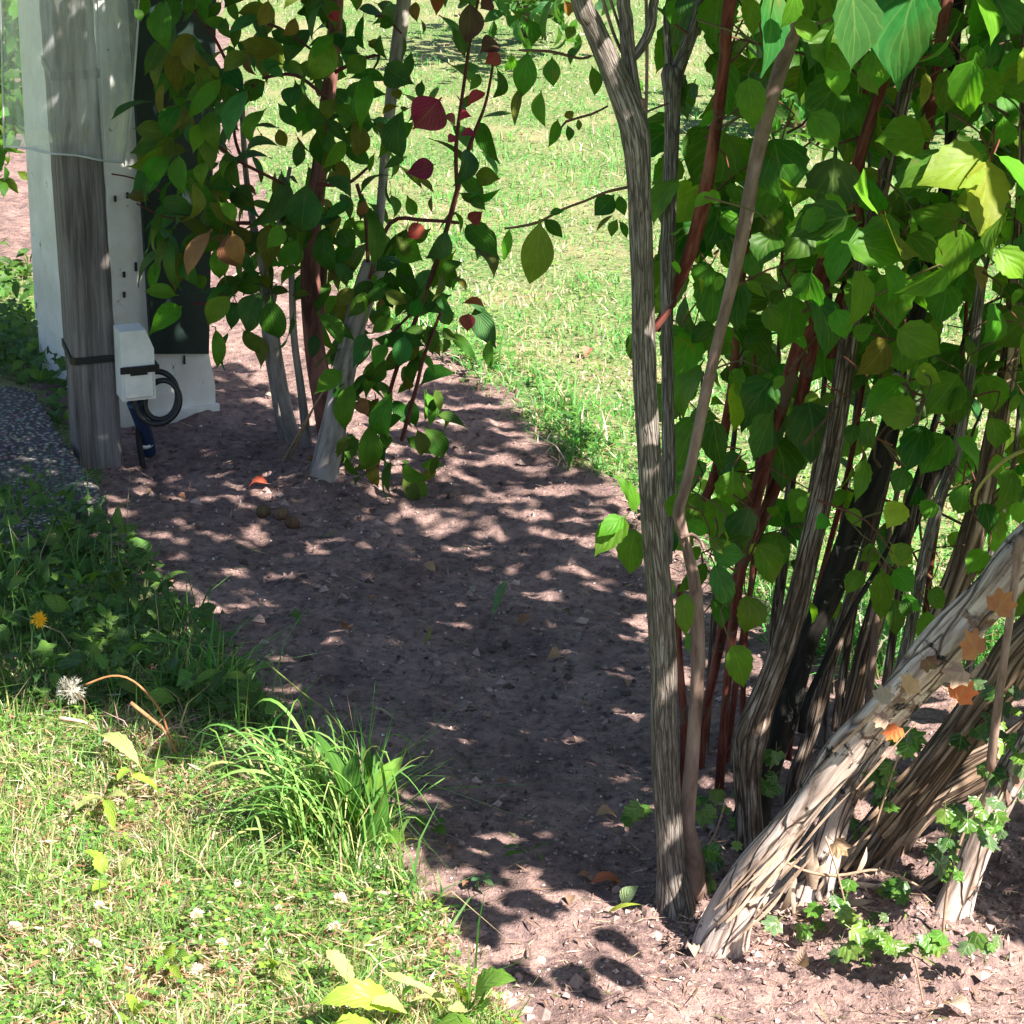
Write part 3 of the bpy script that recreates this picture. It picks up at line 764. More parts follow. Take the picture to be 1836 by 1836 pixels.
for x0, y0, x1, y1, w0, mt in ((1262, 1380, 1372, 120, 10, 'bark_brown'), (1300, 1390, 1405, 380, 9, 'bark_red'), (1395, 1330, 1500, 200, 11, 'bark_brown'), (1420, 1300, 1585, 330, 10, 'bark_red'), (1478, 1300, 1560, 260, 10, 'bark_grey'), (1505, 1250, 1650, 420, 11, 'bark_brown'), (1560, 1230, 1700, 520, 10, 'bark_thin'), (1590, 1220, 1790, 400, 12, 'bark_brown'), (1650, 1190, 1745, 330, 9, 'bark_red'), (1745, 1150, 1835, 560, 10, 'bark_grey'), (1330, 1350, 1352, 600, 8, 'bark_red'), (1450, 1250, 1690, 700, 9, 'bark_black')):
    xm, ym = (x0 + x1) / 2 + rng.normal() * 14, (y0 + y1) / 2
    Ys = rng.uniform(3.42, 3.75)
    ms('stem', mt, [(x0, y0, w0 * 1.3), (xm * .5 + x0 * .5 - 6, ym * .5 + y0 * .5, w0 * 1.2), (xm, ym, w0), (xm * .5 + x1 * .5 + 5, ym * .5 + y1 * .5, w0 * .8), (x1, y1, w0 * .6)], Ys, Ys + .06, None, n=8, ground=True, rough=.08)
# peeling bark strips on the leaning trunks
mb = MB()
def strip(x0, y0, x1, y1, w_, Y, c, lift=.12):
    leaf(mb, P(x0, y0, Y), P(x1, y1, Y), w_ * mpp(P(x0, y0, Y)), np.array([rng.normal() * .4, -1, .6]), c, prof_blade, 10, 2, -.4, lift * rng.uniform(.3, 1.2), 0, .01)
for _ in range(20):
    t_ = rng.random() ** 1.7; bx = 1310 + t_ * 430 + rng.normal() * 26; by = 1660 - t_ * 540 + rng.normal() * 22
    l_ = rng.uniform(60, 190); Yb = 3.05 - .03 * t_ - .028 + rng.normal() * .004
    strip(bx, by, bx + l_ * .66, by - l_ * .74, rng.uniform(3, 9), Yb, np.array([.42, .30, .22]) * rng.uniform(.6, 1.2), .05)
for _ in range(50):
    t_ = rng.random(); bx = 1500 + t_ * 300 + rng.normal() * 30; by = 1600 - t_ * 380 + rng.normal() * 24
    l_ = rng.uniform(40, 120); strip(bx, by, bx + l_ * .62, by - l_ * .78, rng.uniform(5, 14), 3.22 + rng.normal() * .006, np.array([.36, .25, .17]) * rng.uniform(.4, 1.4), .12)
for _ in range(26):
    bx = rng.uniform(1320, 1560); by = rng.uniform(1560, 1670); l_ = rng.uniform(30, 90); a_ = rng.uniform(-.5, 1.6)
    strip(bx, by, bx + l_ * math.cos(a_), by - l_ * math.sin(a_), rng.uniform(8, 20), 3.12 + rng.normal() * .03, np.array([.5, .38, .29]) * rng.uniform(.5, 1.2), .15)
mb.build('peeling_bark', M['twig'], mock, G(1480, 1600))

# ------------------------------------------------------------------ leaves read off the photograph
Z6 = (1336, 0, 3.672); Z5 = (900, 0, 3.672); Z7 = (1036, 450, 3.672); Z7b = (1336, 450, 3.672); Z8 = (1036, 900, 3.672); Z14 = (1336, 900, 3.672)
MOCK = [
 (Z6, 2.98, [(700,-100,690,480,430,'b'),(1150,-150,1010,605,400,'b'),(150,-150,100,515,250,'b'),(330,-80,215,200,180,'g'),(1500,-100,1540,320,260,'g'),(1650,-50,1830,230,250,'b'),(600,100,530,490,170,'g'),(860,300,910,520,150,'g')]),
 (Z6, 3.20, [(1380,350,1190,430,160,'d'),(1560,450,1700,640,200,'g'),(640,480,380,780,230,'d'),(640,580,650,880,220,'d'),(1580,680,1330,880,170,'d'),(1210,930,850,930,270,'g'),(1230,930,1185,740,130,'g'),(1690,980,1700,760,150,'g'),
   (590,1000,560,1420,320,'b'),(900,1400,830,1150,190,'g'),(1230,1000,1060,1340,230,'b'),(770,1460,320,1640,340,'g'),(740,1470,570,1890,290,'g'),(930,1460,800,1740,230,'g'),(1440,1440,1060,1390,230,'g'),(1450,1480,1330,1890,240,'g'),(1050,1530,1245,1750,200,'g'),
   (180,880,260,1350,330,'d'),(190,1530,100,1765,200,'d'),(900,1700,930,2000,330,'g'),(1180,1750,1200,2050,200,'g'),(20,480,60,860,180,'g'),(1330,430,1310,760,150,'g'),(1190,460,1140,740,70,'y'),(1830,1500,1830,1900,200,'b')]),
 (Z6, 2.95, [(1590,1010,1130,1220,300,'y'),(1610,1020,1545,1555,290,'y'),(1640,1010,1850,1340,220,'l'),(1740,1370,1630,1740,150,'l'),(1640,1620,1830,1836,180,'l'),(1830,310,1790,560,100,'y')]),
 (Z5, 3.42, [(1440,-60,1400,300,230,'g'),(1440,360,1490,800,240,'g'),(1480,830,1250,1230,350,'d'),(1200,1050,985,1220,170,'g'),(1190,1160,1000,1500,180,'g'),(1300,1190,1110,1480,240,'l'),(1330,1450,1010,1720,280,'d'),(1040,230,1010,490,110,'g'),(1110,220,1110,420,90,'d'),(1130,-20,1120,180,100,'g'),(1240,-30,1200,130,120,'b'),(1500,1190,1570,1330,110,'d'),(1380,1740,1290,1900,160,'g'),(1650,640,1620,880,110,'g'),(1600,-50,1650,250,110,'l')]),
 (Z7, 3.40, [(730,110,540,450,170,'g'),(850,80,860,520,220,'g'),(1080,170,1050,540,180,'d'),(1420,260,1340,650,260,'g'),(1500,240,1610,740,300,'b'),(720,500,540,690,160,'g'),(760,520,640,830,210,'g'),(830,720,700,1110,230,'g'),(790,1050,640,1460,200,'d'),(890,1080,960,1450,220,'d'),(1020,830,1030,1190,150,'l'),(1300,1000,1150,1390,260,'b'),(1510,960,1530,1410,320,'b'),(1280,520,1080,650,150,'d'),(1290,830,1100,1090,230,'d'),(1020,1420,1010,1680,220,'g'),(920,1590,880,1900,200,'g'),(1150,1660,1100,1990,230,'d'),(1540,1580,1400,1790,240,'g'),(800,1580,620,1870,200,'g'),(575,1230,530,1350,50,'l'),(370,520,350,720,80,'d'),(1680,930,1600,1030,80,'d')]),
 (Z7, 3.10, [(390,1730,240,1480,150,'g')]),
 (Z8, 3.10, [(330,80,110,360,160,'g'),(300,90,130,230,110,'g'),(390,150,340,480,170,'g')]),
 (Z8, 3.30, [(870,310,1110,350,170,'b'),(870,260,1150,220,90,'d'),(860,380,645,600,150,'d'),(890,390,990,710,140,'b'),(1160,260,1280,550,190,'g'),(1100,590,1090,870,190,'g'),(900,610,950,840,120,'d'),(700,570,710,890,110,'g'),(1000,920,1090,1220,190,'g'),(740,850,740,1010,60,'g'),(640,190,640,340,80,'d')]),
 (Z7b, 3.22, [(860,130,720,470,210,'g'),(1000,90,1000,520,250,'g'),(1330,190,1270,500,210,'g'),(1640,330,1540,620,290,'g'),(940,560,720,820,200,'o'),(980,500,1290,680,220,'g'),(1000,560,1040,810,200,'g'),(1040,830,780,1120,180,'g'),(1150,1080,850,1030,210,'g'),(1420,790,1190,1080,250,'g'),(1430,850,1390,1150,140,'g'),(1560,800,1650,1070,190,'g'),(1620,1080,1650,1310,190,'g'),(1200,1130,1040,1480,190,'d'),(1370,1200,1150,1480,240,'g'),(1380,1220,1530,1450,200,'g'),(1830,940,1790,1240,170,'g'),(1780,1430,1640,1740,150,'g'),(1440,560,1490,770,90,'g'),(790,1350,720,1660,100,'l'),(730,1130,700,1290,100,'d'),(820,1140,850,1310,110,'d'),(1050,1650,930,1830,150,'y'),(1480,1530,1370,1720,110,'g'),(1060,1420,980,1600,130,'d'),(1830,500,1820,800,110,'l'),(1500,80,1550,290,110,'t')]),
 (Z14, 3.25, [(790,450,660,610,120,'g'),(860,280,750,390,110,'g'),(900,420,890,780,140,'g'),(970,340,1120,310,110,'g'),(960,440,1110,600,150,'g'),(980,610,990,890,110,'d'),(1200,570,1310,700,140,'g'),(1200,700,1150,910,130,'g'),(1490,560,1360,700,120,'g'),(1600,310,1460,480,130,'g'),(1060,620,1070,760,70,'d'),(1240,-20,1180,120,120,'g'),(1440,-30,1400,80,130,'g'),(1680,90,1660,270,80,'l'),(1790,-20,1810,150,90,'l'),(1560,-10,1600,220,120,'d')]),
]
def px_leaf(mb, z, e, Y, prof, jy=.05, WID=1.16, **kw):
    x0, y0, x1, y1, w_, cc_ = e
    bx, by, tx, ty = z[0] + x0 / z[2], z[1] + y0 / z[2], z[0] + x1 / z[2], z[1] + y1 / z[2]
    Yb = Y + rng.normal() * jy
    L_ = math.hypot(tx - bx, ty - by) * mpp(P(bx, by, Yb))
    b_ = P(bx, by, Yb); t_ = P(tx, ty, Yb - L_ * rng.uniform(-.15, .55))
    nr = np.array([rng.normal() * .62, -1 + rng.normal() * .25, rng.uniform(-.1, 1.1)])
    leaf(mb, b_, t_, w_ / z[2] * mpp(b_) * WID, nr, tint(cc_), prof, **kw)
    return b_
LIT = [P(x_, y_, 2.93) for x_, y_ in ((1700, 290), (1660, 300), (1755, 350), (1760, 400), (1800, 330), (1640, 30), (1490, 30), (1600, 110), (1700, 30), (1810, 40), (1370, 40), (1800, 450), (1700, 790), (1540, 460))] + [P(x_, y_, 3.06) for x_, y_ in ((1330, 1610), (1350, 1650), (1480, 1640), (1450, 1600), (1500, 1590), (1420, 1480), (1640, 1440), (1600, 1500), (1720, 1620), (1660, 1620))]
def keeps_dark(q_):
    for p_ in LIT:
        e_ = q_ - p_; t_ = e_ @ SUN
        if t_ > .02 and np.linalg.norm(e_ - SUN * t_) < .042: return True
    return False
mb = MB()
anchors = []
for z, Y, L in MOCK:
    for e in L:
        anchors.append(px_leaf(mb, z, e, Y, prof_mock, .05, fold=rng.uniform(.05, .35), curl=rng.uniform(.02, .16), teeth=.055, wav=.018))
# filler leaves deeper in the shrub, and to the right of the frame
def filler(mb, n, box, Yr, size, tints, prof, reject=None, teeth=.05, nl=10, wr=(.5, .75), guard=False):
    for _ in range(n):
        x, y = rng.uniform(box[0], box[2]), rng.uniform(box[1], box[3])
        if reject and reject(x, y): continue
        Y = rng.uniform(*Yr); b_ = P(x, y, Y); L_ = rng.uniform(*size)
        if guard and keeps_dark(b_): continue
        d_ = unit([rng.normal() * .7, rng.normal() * .5, -.8 + rng.normal() * .45])
        nr = np.array([rng.normal() * .6, -.7 + rng.normal() * .5, .6 + rng.normal() * .3])
        leaf(mb, b_, b_ + d_ * L_, L_ * rng.uniform(*wr), nr, tint(tints[rng.integers(len(tints))]), prof, nl, 4, rng.uniform(.05, .4), rng.uniform(.02, .15), teeth, .012)
def rej(x, y):
    # keep the gaps the lawn shows through
    lim = 1195 + max(0, (y - 420)) * .12
    if x < lim: return True
    if y > 620 and rng.random() < min(1, (y - 620) / 420) * (1 if x < 1640 else .6): return True
    for gx_, gy_, gr in ((1395, 250, 55), (1235, 400, 0), (1370, 490, 35), (1560, 720, 40), (1290, 760, 30), (1590, 900, 60), (1690, 950, 60), (1440, 690, 25)):
        if math.hypot(x - gx_, y - gy_ + 45) < gr * 1.5: return True
    return False
filler(mb, 470, (1190, -60, 1900, 1050), (3.45, 3.9), (.055, .095), 'gddddb', prof_mock, rej)  # mostly dark tints: shade inside the shrub put into the leaf colour
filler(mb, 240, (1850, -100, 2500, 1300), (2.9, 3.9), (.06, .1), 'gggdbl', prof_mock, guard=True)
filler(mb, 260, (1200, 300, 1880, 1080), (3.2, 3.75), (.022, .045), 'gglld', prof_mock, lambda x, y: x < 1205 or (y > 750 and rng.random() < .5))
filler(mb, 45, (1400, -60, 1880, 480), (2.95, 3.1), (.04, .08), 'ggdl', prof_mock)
mb.build('foliage', M['leaf_mock'], mock, G(1480, 1600))

# leaf stalks and side twigs
mb = MB()
for a_ in anchors:
    if proj(a_)[0] < 1230: continue
    e_ = a_ + np.array([rng.normal() * .02, rng.uniform(.0, .05), rng.uniform(.005, .035)]); f_ = e_ + np.array([rng.normal() * .03, rng.uniform(.02, .08), rng.uniform(-.05, .03)])
    tube(mb, [a_, e_, f_], [.0008, .0011, .0016], 5, .02, 0, (.12, .10, .04) if rng.random() < .5 else (.13, .05, .03))
for _ in range(60):
    a_ = P(rng.uniform(1220, 1860), rng.uniform(60, 1050), rng.uniform(3.3, 3.6)); tube(mb, [a_, a_ + np.array([rng.normal() * .05, .02, .03]), a_ + np.array([abs(rng.normal()) * .06, rng.normal() * .05, rng.uniform(.04, .14)])], [.0022, .0016, .0008], 5, .02, .05, (.11, .06, .035))
mb.build('branching', M['twig'], mock, G(1480, 1600))
# overhead crown of the same shrub: the boughs that throw the shade over the bed
SHADE = [([(-150, 640), (420, 640), (560, 760), (680, 900), (700, 1300), (720, 1500), (640, 1420), (520, 1340), (380, 1290), (200, 1275), (-150, 1220)], 1.0),
         ([(680, 900), (880, 1000), (1030, 1200), (1150, 1300), (1170, 1560), (1010, 1585), (900, 1560), (760, 1540), (700, 1400)], .98),
         ([(680, 850), (760, 680), (880, 690), (1060, 840), (1180, 1000), (1190, 1300), (1030, 1220), (880, 1010)], .60),
         ([(1190, 1000), (1560, 1150), (1500, 1480), (1250, 1600), (1180, 1560)], .45),
         ([(760, 1560), (900, 1580), (870, 1680), (800, 1650)], .25),
         ([(1700, 1480), (2000, 1450), (2000, 1700), (1740, 1680)], 1.1),
         ([(30, 0), (420, 0), (420, 640), (30, 640)], .55), ([(31, 0)], 1), ([(32, 0)], 1)]
mb = MB(); crown_pts = []
def in_frame(p, m=70):
    x, y = proj(p); return (-m < x < 1836 + m) and (-m < y < 1836 + m)
for poly, dens_ in SHADE:
    pw = np.array([G(x, y)[:2] for x, y in poly]) if poly[0] not in ((30, 0), (31, 0), (32, 0)) else None
    if pw is None:   # shade falling on the cabinet and the dogwood
        pts_ = [P(rng.uniform(30, 800), rng.uniform(0, 640), rng.uniform(4.7, 5.2)) for _ in range(330)] + [P(rng.uniform(0, 260), rng.uniform(-60, 640), rng.uniform(4.85, 5.3)) for _ in range(260)]
        if poly[0][0] == 31: pts_ = [P(rng.uniform(1110, 1260), rng.uniform(-40, 1350), yA) for _ in range(240)]
        if poly[0][0] == 32: pts_ = [P(rng.uniform(1250, 1900), rng.uniform(-40, 1250), rng.uniform(2.95, 3.6)) for _ in range(290)] + [P(rng.uniform(1400, 1850), rng.uniform(950, 1450), 3.03) for _ in range(90)]
    else:
        lo, hi = pw.min(0), pw.max(0); area = .5 * abs(np.sum(pw[:, 0] * np.roll(pw[:, 1], -1) - pw[:, 1] * np.roll(pw[:, 0], -1)))
        nn = int(area * 1100 * dens_ * (hi - lo).prod() / area)
        s_ = rng.uniform(lo, hi, (nn, 2)); s_ = s_[sdist(pw, s_[:, 0], s_[:, 1]) > 0]; pts_ = [np.array([*p_, 0]) for p_ in s_]
    for p_ in pts_:
        for tr_ in range(6):
            zz = rng.uniform(.62, 1.75); q_ = p_ + SUN * ((zz - p_[2]) / SUN[2])
            if not in_frame(q_) and q_[1] > 1.6 and zz > p_[2] + .1: break
        else: continue
        L_ = rng.uniform(.05, .088); d_ = unit([rng.normal() * .8, rng.normal() * .8, -.45 + rng.normal() * .4])
        b_ = q_ - d_ * L_ * .5
        if keeps_dark(q_): continue
        leaf(mb, b_, b_ + d_ * L_, L_ * rng.uniform(.55, .75), unit([rng.normal() * .5 + .4, rng.normal() * .5 - .4, 1]), tint('ggdl'[rng.integers(4)]), prof_mock, 8, 4, .2, .08, .04, .01)
        crown_pts.append(b_)
for (x0, y0, x1, y1, w_) in ((1060, 1660, 1165, 1712, .045), (1065, 1712, 1165, 1778, .05), (905, 1590, 1000, 1650, .055), (880, 1715, 1000, 1770, .04), (1020, 1720, 1050, 1790, .04), (960, 1610, 1020, 1640, .03), (1040, 1760, 1080, 1800, .035), (830, 1650, 900, 1700, .05), (860, 1620, 850, 1690, .05)):
    zz = next(z_ for z_ in np.arange(.6, 1.6, .05) if not in_frame(G(x0, y0) + SUN * (z_ / SUN[2]), 90) and not in_frame(G(x1, y1) + SUN * (z_ / SUN[2]), 60)); a_, b_ = G(x0, y0), G(x1, y1); a_ = a_ + SUN * (zz / SUN[2]); b_ = b_ + SUN * ((zz - .02) / SUN[2])
    leaf(mb, a_, b_, w_, SUN + np.array([0, 0, .4]), tint('g'), prof_ovate, 10, 4, .1, .05)
    crown_pts.append(a_)
mb.build('crown', M['leaf_mock'], mock, G(1480, 1600))
# boughs that carry the crown
mb = MB(); cp = np.array(crown_pts)
starts = [np.array([.5, 3.3, 1.25]), np.array([.72, 3.3, 1.25]), np.array([.3, 3.35, 1.25]), np.array([.95, 3.1, 1.22])]
cl = cp[rng.choice(len(cp), 60, replace=False)]
for c_ in cl:
    s_ = min(starts, key=lambda q_: np.linalg.norm(q_ - c_)); mid_ = (s_ + c_) / 2 + np.array([0, 0, .15])
    path = [s_, mid_, c_]
    if any(in_frame(s_ * (1 - t_) ** 2 + 2 * mid_ * t_ * (1 - t_) + c_ * t_ ** 2, 10) for t_ in np.linspace(.45, 1, 8)): continue
    tube(mb, path, [.011, .006, .002], 6, .05, .05, (.16, .06, .04))
mb.build('crown_branching', M['twig'], mock, G(1480, 1600))

twig(mock, [(1748, 905, 6), (1752, 880, 6), (1775, 850, 7), (1806, 822, 8), (1840, 806, 8)], 3.1, (.34, .30, .08))
# ---- leaves of the upright shrub's side twigs
UPR = [(Z5, 3.30, [(60,350,20,470,100,'g'),(170,330,130,640,140,'g'),(330,370,340,570,110,'g'),(260,590,290,840,130,'g'),(130,560,85,830,60,'o'),(370,780,305,970,80,'g'),(430,820,440,930,55,'d'),(500,780,505,860,35,'d'),(530,290,450,430,90,'d'),(340,-30,300,290,110,'g'),(590,430,610,630,80,'g'),(740,1280,610,1420,130,'d'),(770,1280,810,1420,70,'d'),(760,1440,720,1560,60,'g'),(770,1450,820,1570,60,'d'),(740,1410,620,1530,40,'o'),(250,1440,180,1870,190,'l'),(50,1500,10,1720,70,'g'),(270,1440,400,1565,90,'d'),(310,1410,410,1390,50,'d'),(180,120,190,310,170,'d'),(60,60,110,140,80,'d'),(410,0,440,110,80,'t'),(420,730,460,790,60,'o'),(480,170,430,260,70,'g'),(840,520,930,600,70,'g'),(1230,630,1250,710,50,'d'),(1390,720,1290,840,70,'g')])]
mb = MB()
for z, Y, L in UPR:
    for e in L: px_leaf(mb, z, e, Y, prof_ell, .04, fold=.3, curl=.08, teeth=0)
filler(mb, 60, (930, -500, 1300, -90), (3.0, 3.5), (.04, .08), 'ggdd', prof_ell)
mb.build('foliage', M['leaf_mock'], upr, G(1210, 1625))

# ------------------------------------------------------------------ dogwood in the middle
dog = empty('dogwood_shrub', G(590, 875), 'dogwood shrub with drooping green, bronze and purple leaves behind the bare soil', 'shrub')
yD = gY(590, 878)
def dsn(mat, L, Y0, Y1=None, ext=None, name='stem', **kw): return add_stem(dog, name, M[mat], L, Y0, Y1, ext, **kw)
dsn('bark_dog', [(578, 878, 54), (585, 830, 50), (596, 780, 50), (606, 720, 44), (622, 640, 40), (640, 570, 40), (662, 500, 44), (672, 474, 44)], yD, yD + .02, None, n=16, ground=True, step=.01)
dsn('bark_dog', [(668, 500, 14), (682, 380, 16), (694, 240, 20), (710, 110, 25), (724, 0, 26), (728, -40, 26)], yD + .08, yD + .12, (.05, .0, .4), n=12)
dsn('bark_dogred', [(600, 820, 44), (580, 720, 40), (562, 600, 38), (556, 470, 36), (566, 360, 30), (582, 220, 26), (596, 110, 26), (606, -20, 24)], yD + .12, yD + .10, (.05, 0, .4), n=12, ground=True)
dsn('bark_dogred', [(590, 800, 30), (572, 700, 26), (572, 560, 22), (585, 430, 18)], yD + .2, yD + .2, None, n=10, ground=True)
dsn('bark_dog', [(528, 800, 26), (512, 730, 24), (498, 650, 22), (486, 570, 22), (478, 500, 20), (462, 440, 16), (452, 390, 13), (440, 300, 11), (432, 150, 10)], yD + .25, yD + .12, None, n=10, ground=True)
dsn('bark_dog', [(512, 790, 22), (495, 700, 22), (482, 620, 20), (474, 520, 18), (480, 440, 14)], yD + .3, yD + .3, None, n=10, ground=True)
dsn('bark_dog', [(550, 790, 16), (540, 700, 14), (527, 600, 13), (522, 480, 12), (515, 350, 10)], yD + .22, yD + .18, None, n=8, ground=True)
dsn('bark_dog', [(480, 460, 14), (492, 430, 12), (505, 380, 9), (520, 300, 7)], yD + .12, yD + .1, None, n=8)
RD = (.10, .03, .025)
for L, Y in (([(672, 860, 10), (700, 700, 9), (735, 600, 9), (765, 520, 9), (795, 430, 10), (815, 360, 11), (830, 300, 10), (850, 240, 8), (872, 180, 6), (888, 90, 5)], yD - .02),
             ([(820, 350, 8), (818, 260, 8), (832, 150, 7), (845, 60, 7), (862, -20, 6)], yD - .02),
             ([(720, 790, 8), (745, 700, 8), (760, 640, 7), (790, 560, 6)], yD - .05), ([(668, 640, 6), (700, 600, 6), (740, 560, 5)], yD),
             ([(600, 130, 8), (640, 110, 7), (680, 100, 6), (660, 140, 4)], yD), ([(590, 180, 7), (530, 135, 7), (470, 140, 6)], yD), ([(566, 330, 8), (620, 330, 7), (660, 300, 6)], yD),
             ([(440, 300, 7), (420, 230, 6), (455, 150, 6)], yD + .1), ([(450, 400, 8), (400, 400, 7), (375, 405, 5)], yD + .1), ([(485, 560, 7), (420, 545, 6), (345, 545, 5)], yD + .2),
             ([(340, 380, 4), (290, 345, 3), (240, 320, 3), (200, 312, 3)], yD + .15), ([(355, 390, 4), (300, 390, 3), (245, 365, 3)], yD + .15), ([(510, 330, 6), (430, 290, 6), (390, 260, 5)], yD),
             ([(662, 500, 8), (700, 400, 8), (760, 395, 7), (830, 400, 6)], yD - .02), ([(430, 160, 6), (380, 60, 6), (340, 10, 5)], yD + .1), ([(430, 30, 6), (500, 50, 6), (560, 90, 5)], yD),
             ([(672, 30, 5), (690, 30, 5), (720, 60, 4)], yD), ([(640, 330, 8), (655, 390, 8), (660, 470, 8)], yD - .03)):
    twig(dog, L, Y, RD)
Z3 = (400, 0, 3.672); Z1 = (0, 0, 3.991); Z2 = (0, 440, 3.991); Z4 = (400, 400, 3.06)
DOG = [(Z3, [(690,190,570,530,190,'l'),(1000,440,1090,870,220,'b'),(960,470,900,890,130,'g'),(1060,430,1260,555,190,'b'),(950,360,810,490,130,'g'),(860,240,800,350,80,'b'),(740,210,780,340,90,'b'),(390,340,110,270,150,'o'),(590,180,410,460,150,'b'),(180,350,0,480,130,'o'),(170,340,230,500,110,'n'),(240,500,420,430,90,'d'),(180,570,40,970,190,'b'),(290,710,195,960,120,'g'),(500,560,440,730,130,'b'),(490,590,640,720,120,'d'),(640,740,430,820,150,'g'),(620,830,740,1130,180,'d'),(500,910,480,1100,90,'b'),(750,800,800,1080,110,'d'),(850,770,870,1040,140,'o'),(1000,770,1080,1060,120,'o'),(1190,700,1190,1060,170,'b'),
   (1600,960,1510,1230,150,'b'),(1420,100,1520,330,130,'g'),(1690,480,1620,600,80,'g'),(1800,440,1760,650,90,'d'),(1650,1150,1830,1180,130,'o'),(1610,1290,1830,1240,90,'g'),(1620,1300,1730,1390,90,'d'),(380,1110,140,1510,190,'b'),(560,1180,520,1530,240,'b'),(660,1180,850,1320,150,'b'),(660,1500,730,1800,160,'d'),(760,1500,860,1640,140,'d'),(970,1370,980,1780,150,'g'),(1220,1480,1030,1680,140,'d'),(1110,1640,1320,1720,160,'g'),(1480,1500,1330,1700,140,'b'),(1590,1470,1830,1720,160,'d'),(1640,1640,1780,1836,130,'o'),(1600,1720,1470,1880,140,'d'),(390,1470,280,1640,120,'g'),(500,1560,360,1760,130,'g'),(60,1520,130,1750,150,'t'),(90,1030,0,1180,110,'g'),(390,970,130,1060,130,'b'),(1100,1270,1110,1460,140,'d'),(940,1310,880,1420,80,'n'),(930,80,940,330,60,'g'),(1140,140,1030,180,80,'g'),(950,270,1040,340,80,'o'),(300,-10,230,180,110,'o'),(480,100,380,230,110,'o'),(1270,0,1280,150,80,'n'),(20,100,60,260,100,'d'),(640,-60,520,100,140,'b'),(1380,-40,1400,110,90,'n'),(1500,-60,1420,50,100,'g'),(870,-40,880,80,70,'o'),(540,-80,640,60,130,'d'),(760,640,690,800,120,'o'),(1150,580,1160,660,70,'o')]),
       (Z1, [(1200,-20,1230,400,170,'g'),(1190,300,1120,650,150,'o'),(1360,290,1280,690,130,'o'),(1420,270,1440,560,120,'o'),(1600,540,1340,860,130,'g'),(1650,180,1450,150,90,'g'),(950,920,1240,980,140,'d'),(1320,740,1190,1030,140,'d'),(1180,1030,900,1190,150,'g'),(1230,1110,1080,1320,150,'g'),(1280,1090,1330,1410,150,'g'),(1500,780,1570,1110,150,'g'),(1430,870,1380,1100,120,'g'),(1360,1270,1290,1590,140,'o'),(1520,1640,1340,2000,170,'t'),(1650,1640,1740,1930,150,'n'),(1530,1760,1570,2000,140,'g'),(1560,1440,1680,1590,120,'g'),(1836,380,1620,500,120,'o'),(1480,1150,1450,1350,110,'g'),(1020,-60,1000,140,110,'g'),(1340,-40,1330,110,110,'d'),(1470,480,1570,560,80,'o'),(1640,700,1560,900,110,'b'),(960,60,1010,160,60,'d')]),
       (Z2, [(1280,360,1030,330,130,'g'),(1310,430,1060,650,150,'g'),(1670,350,1490,580,150,'g'),(1540,580,1550,890,120,'g'),(1836,180,1700,420,120,'d'),(1790,440,1740,640,120,'b'),(1400,200,1450,330,90,'g')]),
       (Z4, [(240,290,70,370,110,'g'),(210,370,130,610,120,'b'),(260,390,310,640,150,'d'),(510,490,650,680,110,'d'),(740,250,570,340,90,'o'),(1270,220,1250,360,140,'d'),(1020,590,820,630,70,'d'),(1000,600,960,790,110,'b'),(900,660,830,810,90,'g'),(1470,620,1480,820,65,'g'),(1240,600,1390,760,70,'d'),(730,860,670,1140,120,'g'),(950,890,960,1210,150,'g'),(1030,950,1060,1120,80,'d'),(800,1080,780,1350,140,'g'),(1060,1120,1080,1280,90,'o'),(1100,1110,1210,1290,120,'d'),(900,1200,960,1330,140,'d'),(980,1330,1140,1400,100,'g'),(930,1290,920,1500,60,'d'),(1230,620,1200,720,60,'d'),(880,370,1010,440,80,'o'),(950,370,860,470,90,'n'),(1050,400,960,480,100,'o'),(1100,420,1030,520,80,'g'),(1080,640,1020,760,80,'o'),(1190,450,1240,560,80,'b'),(890,300,870,440,80,'o'),(1200,570,1290,640,60,'d'),(1310,440,1440,470,60,'n'),(860,1150,900,1240,80,'d'),(750,950,800,1060,80,'n')])]
PUR = [(Z3, [(1440,640,1250,850,220,'p'),(1550,800,1640,770,90,'p'),(1530,820,1440,770,80,'p'),(1540,900,1480,940,60,'p'),(1560,890,1670,900,60,'p'),(1400,1080,1200,1140,110,'p'),(1830,300,1690,350,130,'e'),(1620,0,1590,290,140,'e'),(1740,610,1610,700,60,'p'),(1600,1440,1710,1390,80,'r'),(1330,1480,1210,1570,90,'r'),(1830,360,1720,420,90,'p'),(1760,-20,1690,60,90,'e'),(700,80,760,150,60,'r')]), (Z4, [(1350,490,1340,600,70,'r')])]
mb = MB()
for z, L in DOG:
    for e in L: px_leaf(mb, z, e, yD - .08, prof_dog, .09, WID=1.02, fold=rng.uniform(.15, .6), curl=rng.uniform(.08, .30), teeth=0, wav=.02, twist=.5)
def rejd(x, y):
    if x > 560 and y > 420: return rng.random() < .5
    if x > 700: return rng.random() < .7
    return rng.random() < .2
filler(mb, 130, (300, -40, 640, 420), (yD - .1, yD + .4), (.045, .09), 'gddbbdo', prof_dog, rejd, 0, 10, (.34, .52))
filler(mb, 120, (560, -40, 880, 700), (yD - .1, yD + .3), (.06, .10), 'gddbb', prof_dog, rejd, 0, 10, (.34, .52))
filler(mb, 75, (270, 60, 430, 470), (yD - .05, yD + .25), (.06, .10), 'gddbob', prof_dog, None, 0, 10, (.34, .52))
filler(mb, 60, (400, 380, 640, 600), (yD + .0, yD + .3), (.05, .09), 'gddbo', prof_dog, None, 0, 10, (.34, .5))
filler(mb, 90, (420, 0, 880, 560), (yD - .1, yD + .2), (.03, .06), 'gddbo', prof_dog, None, 0, 8, (.34, .5))
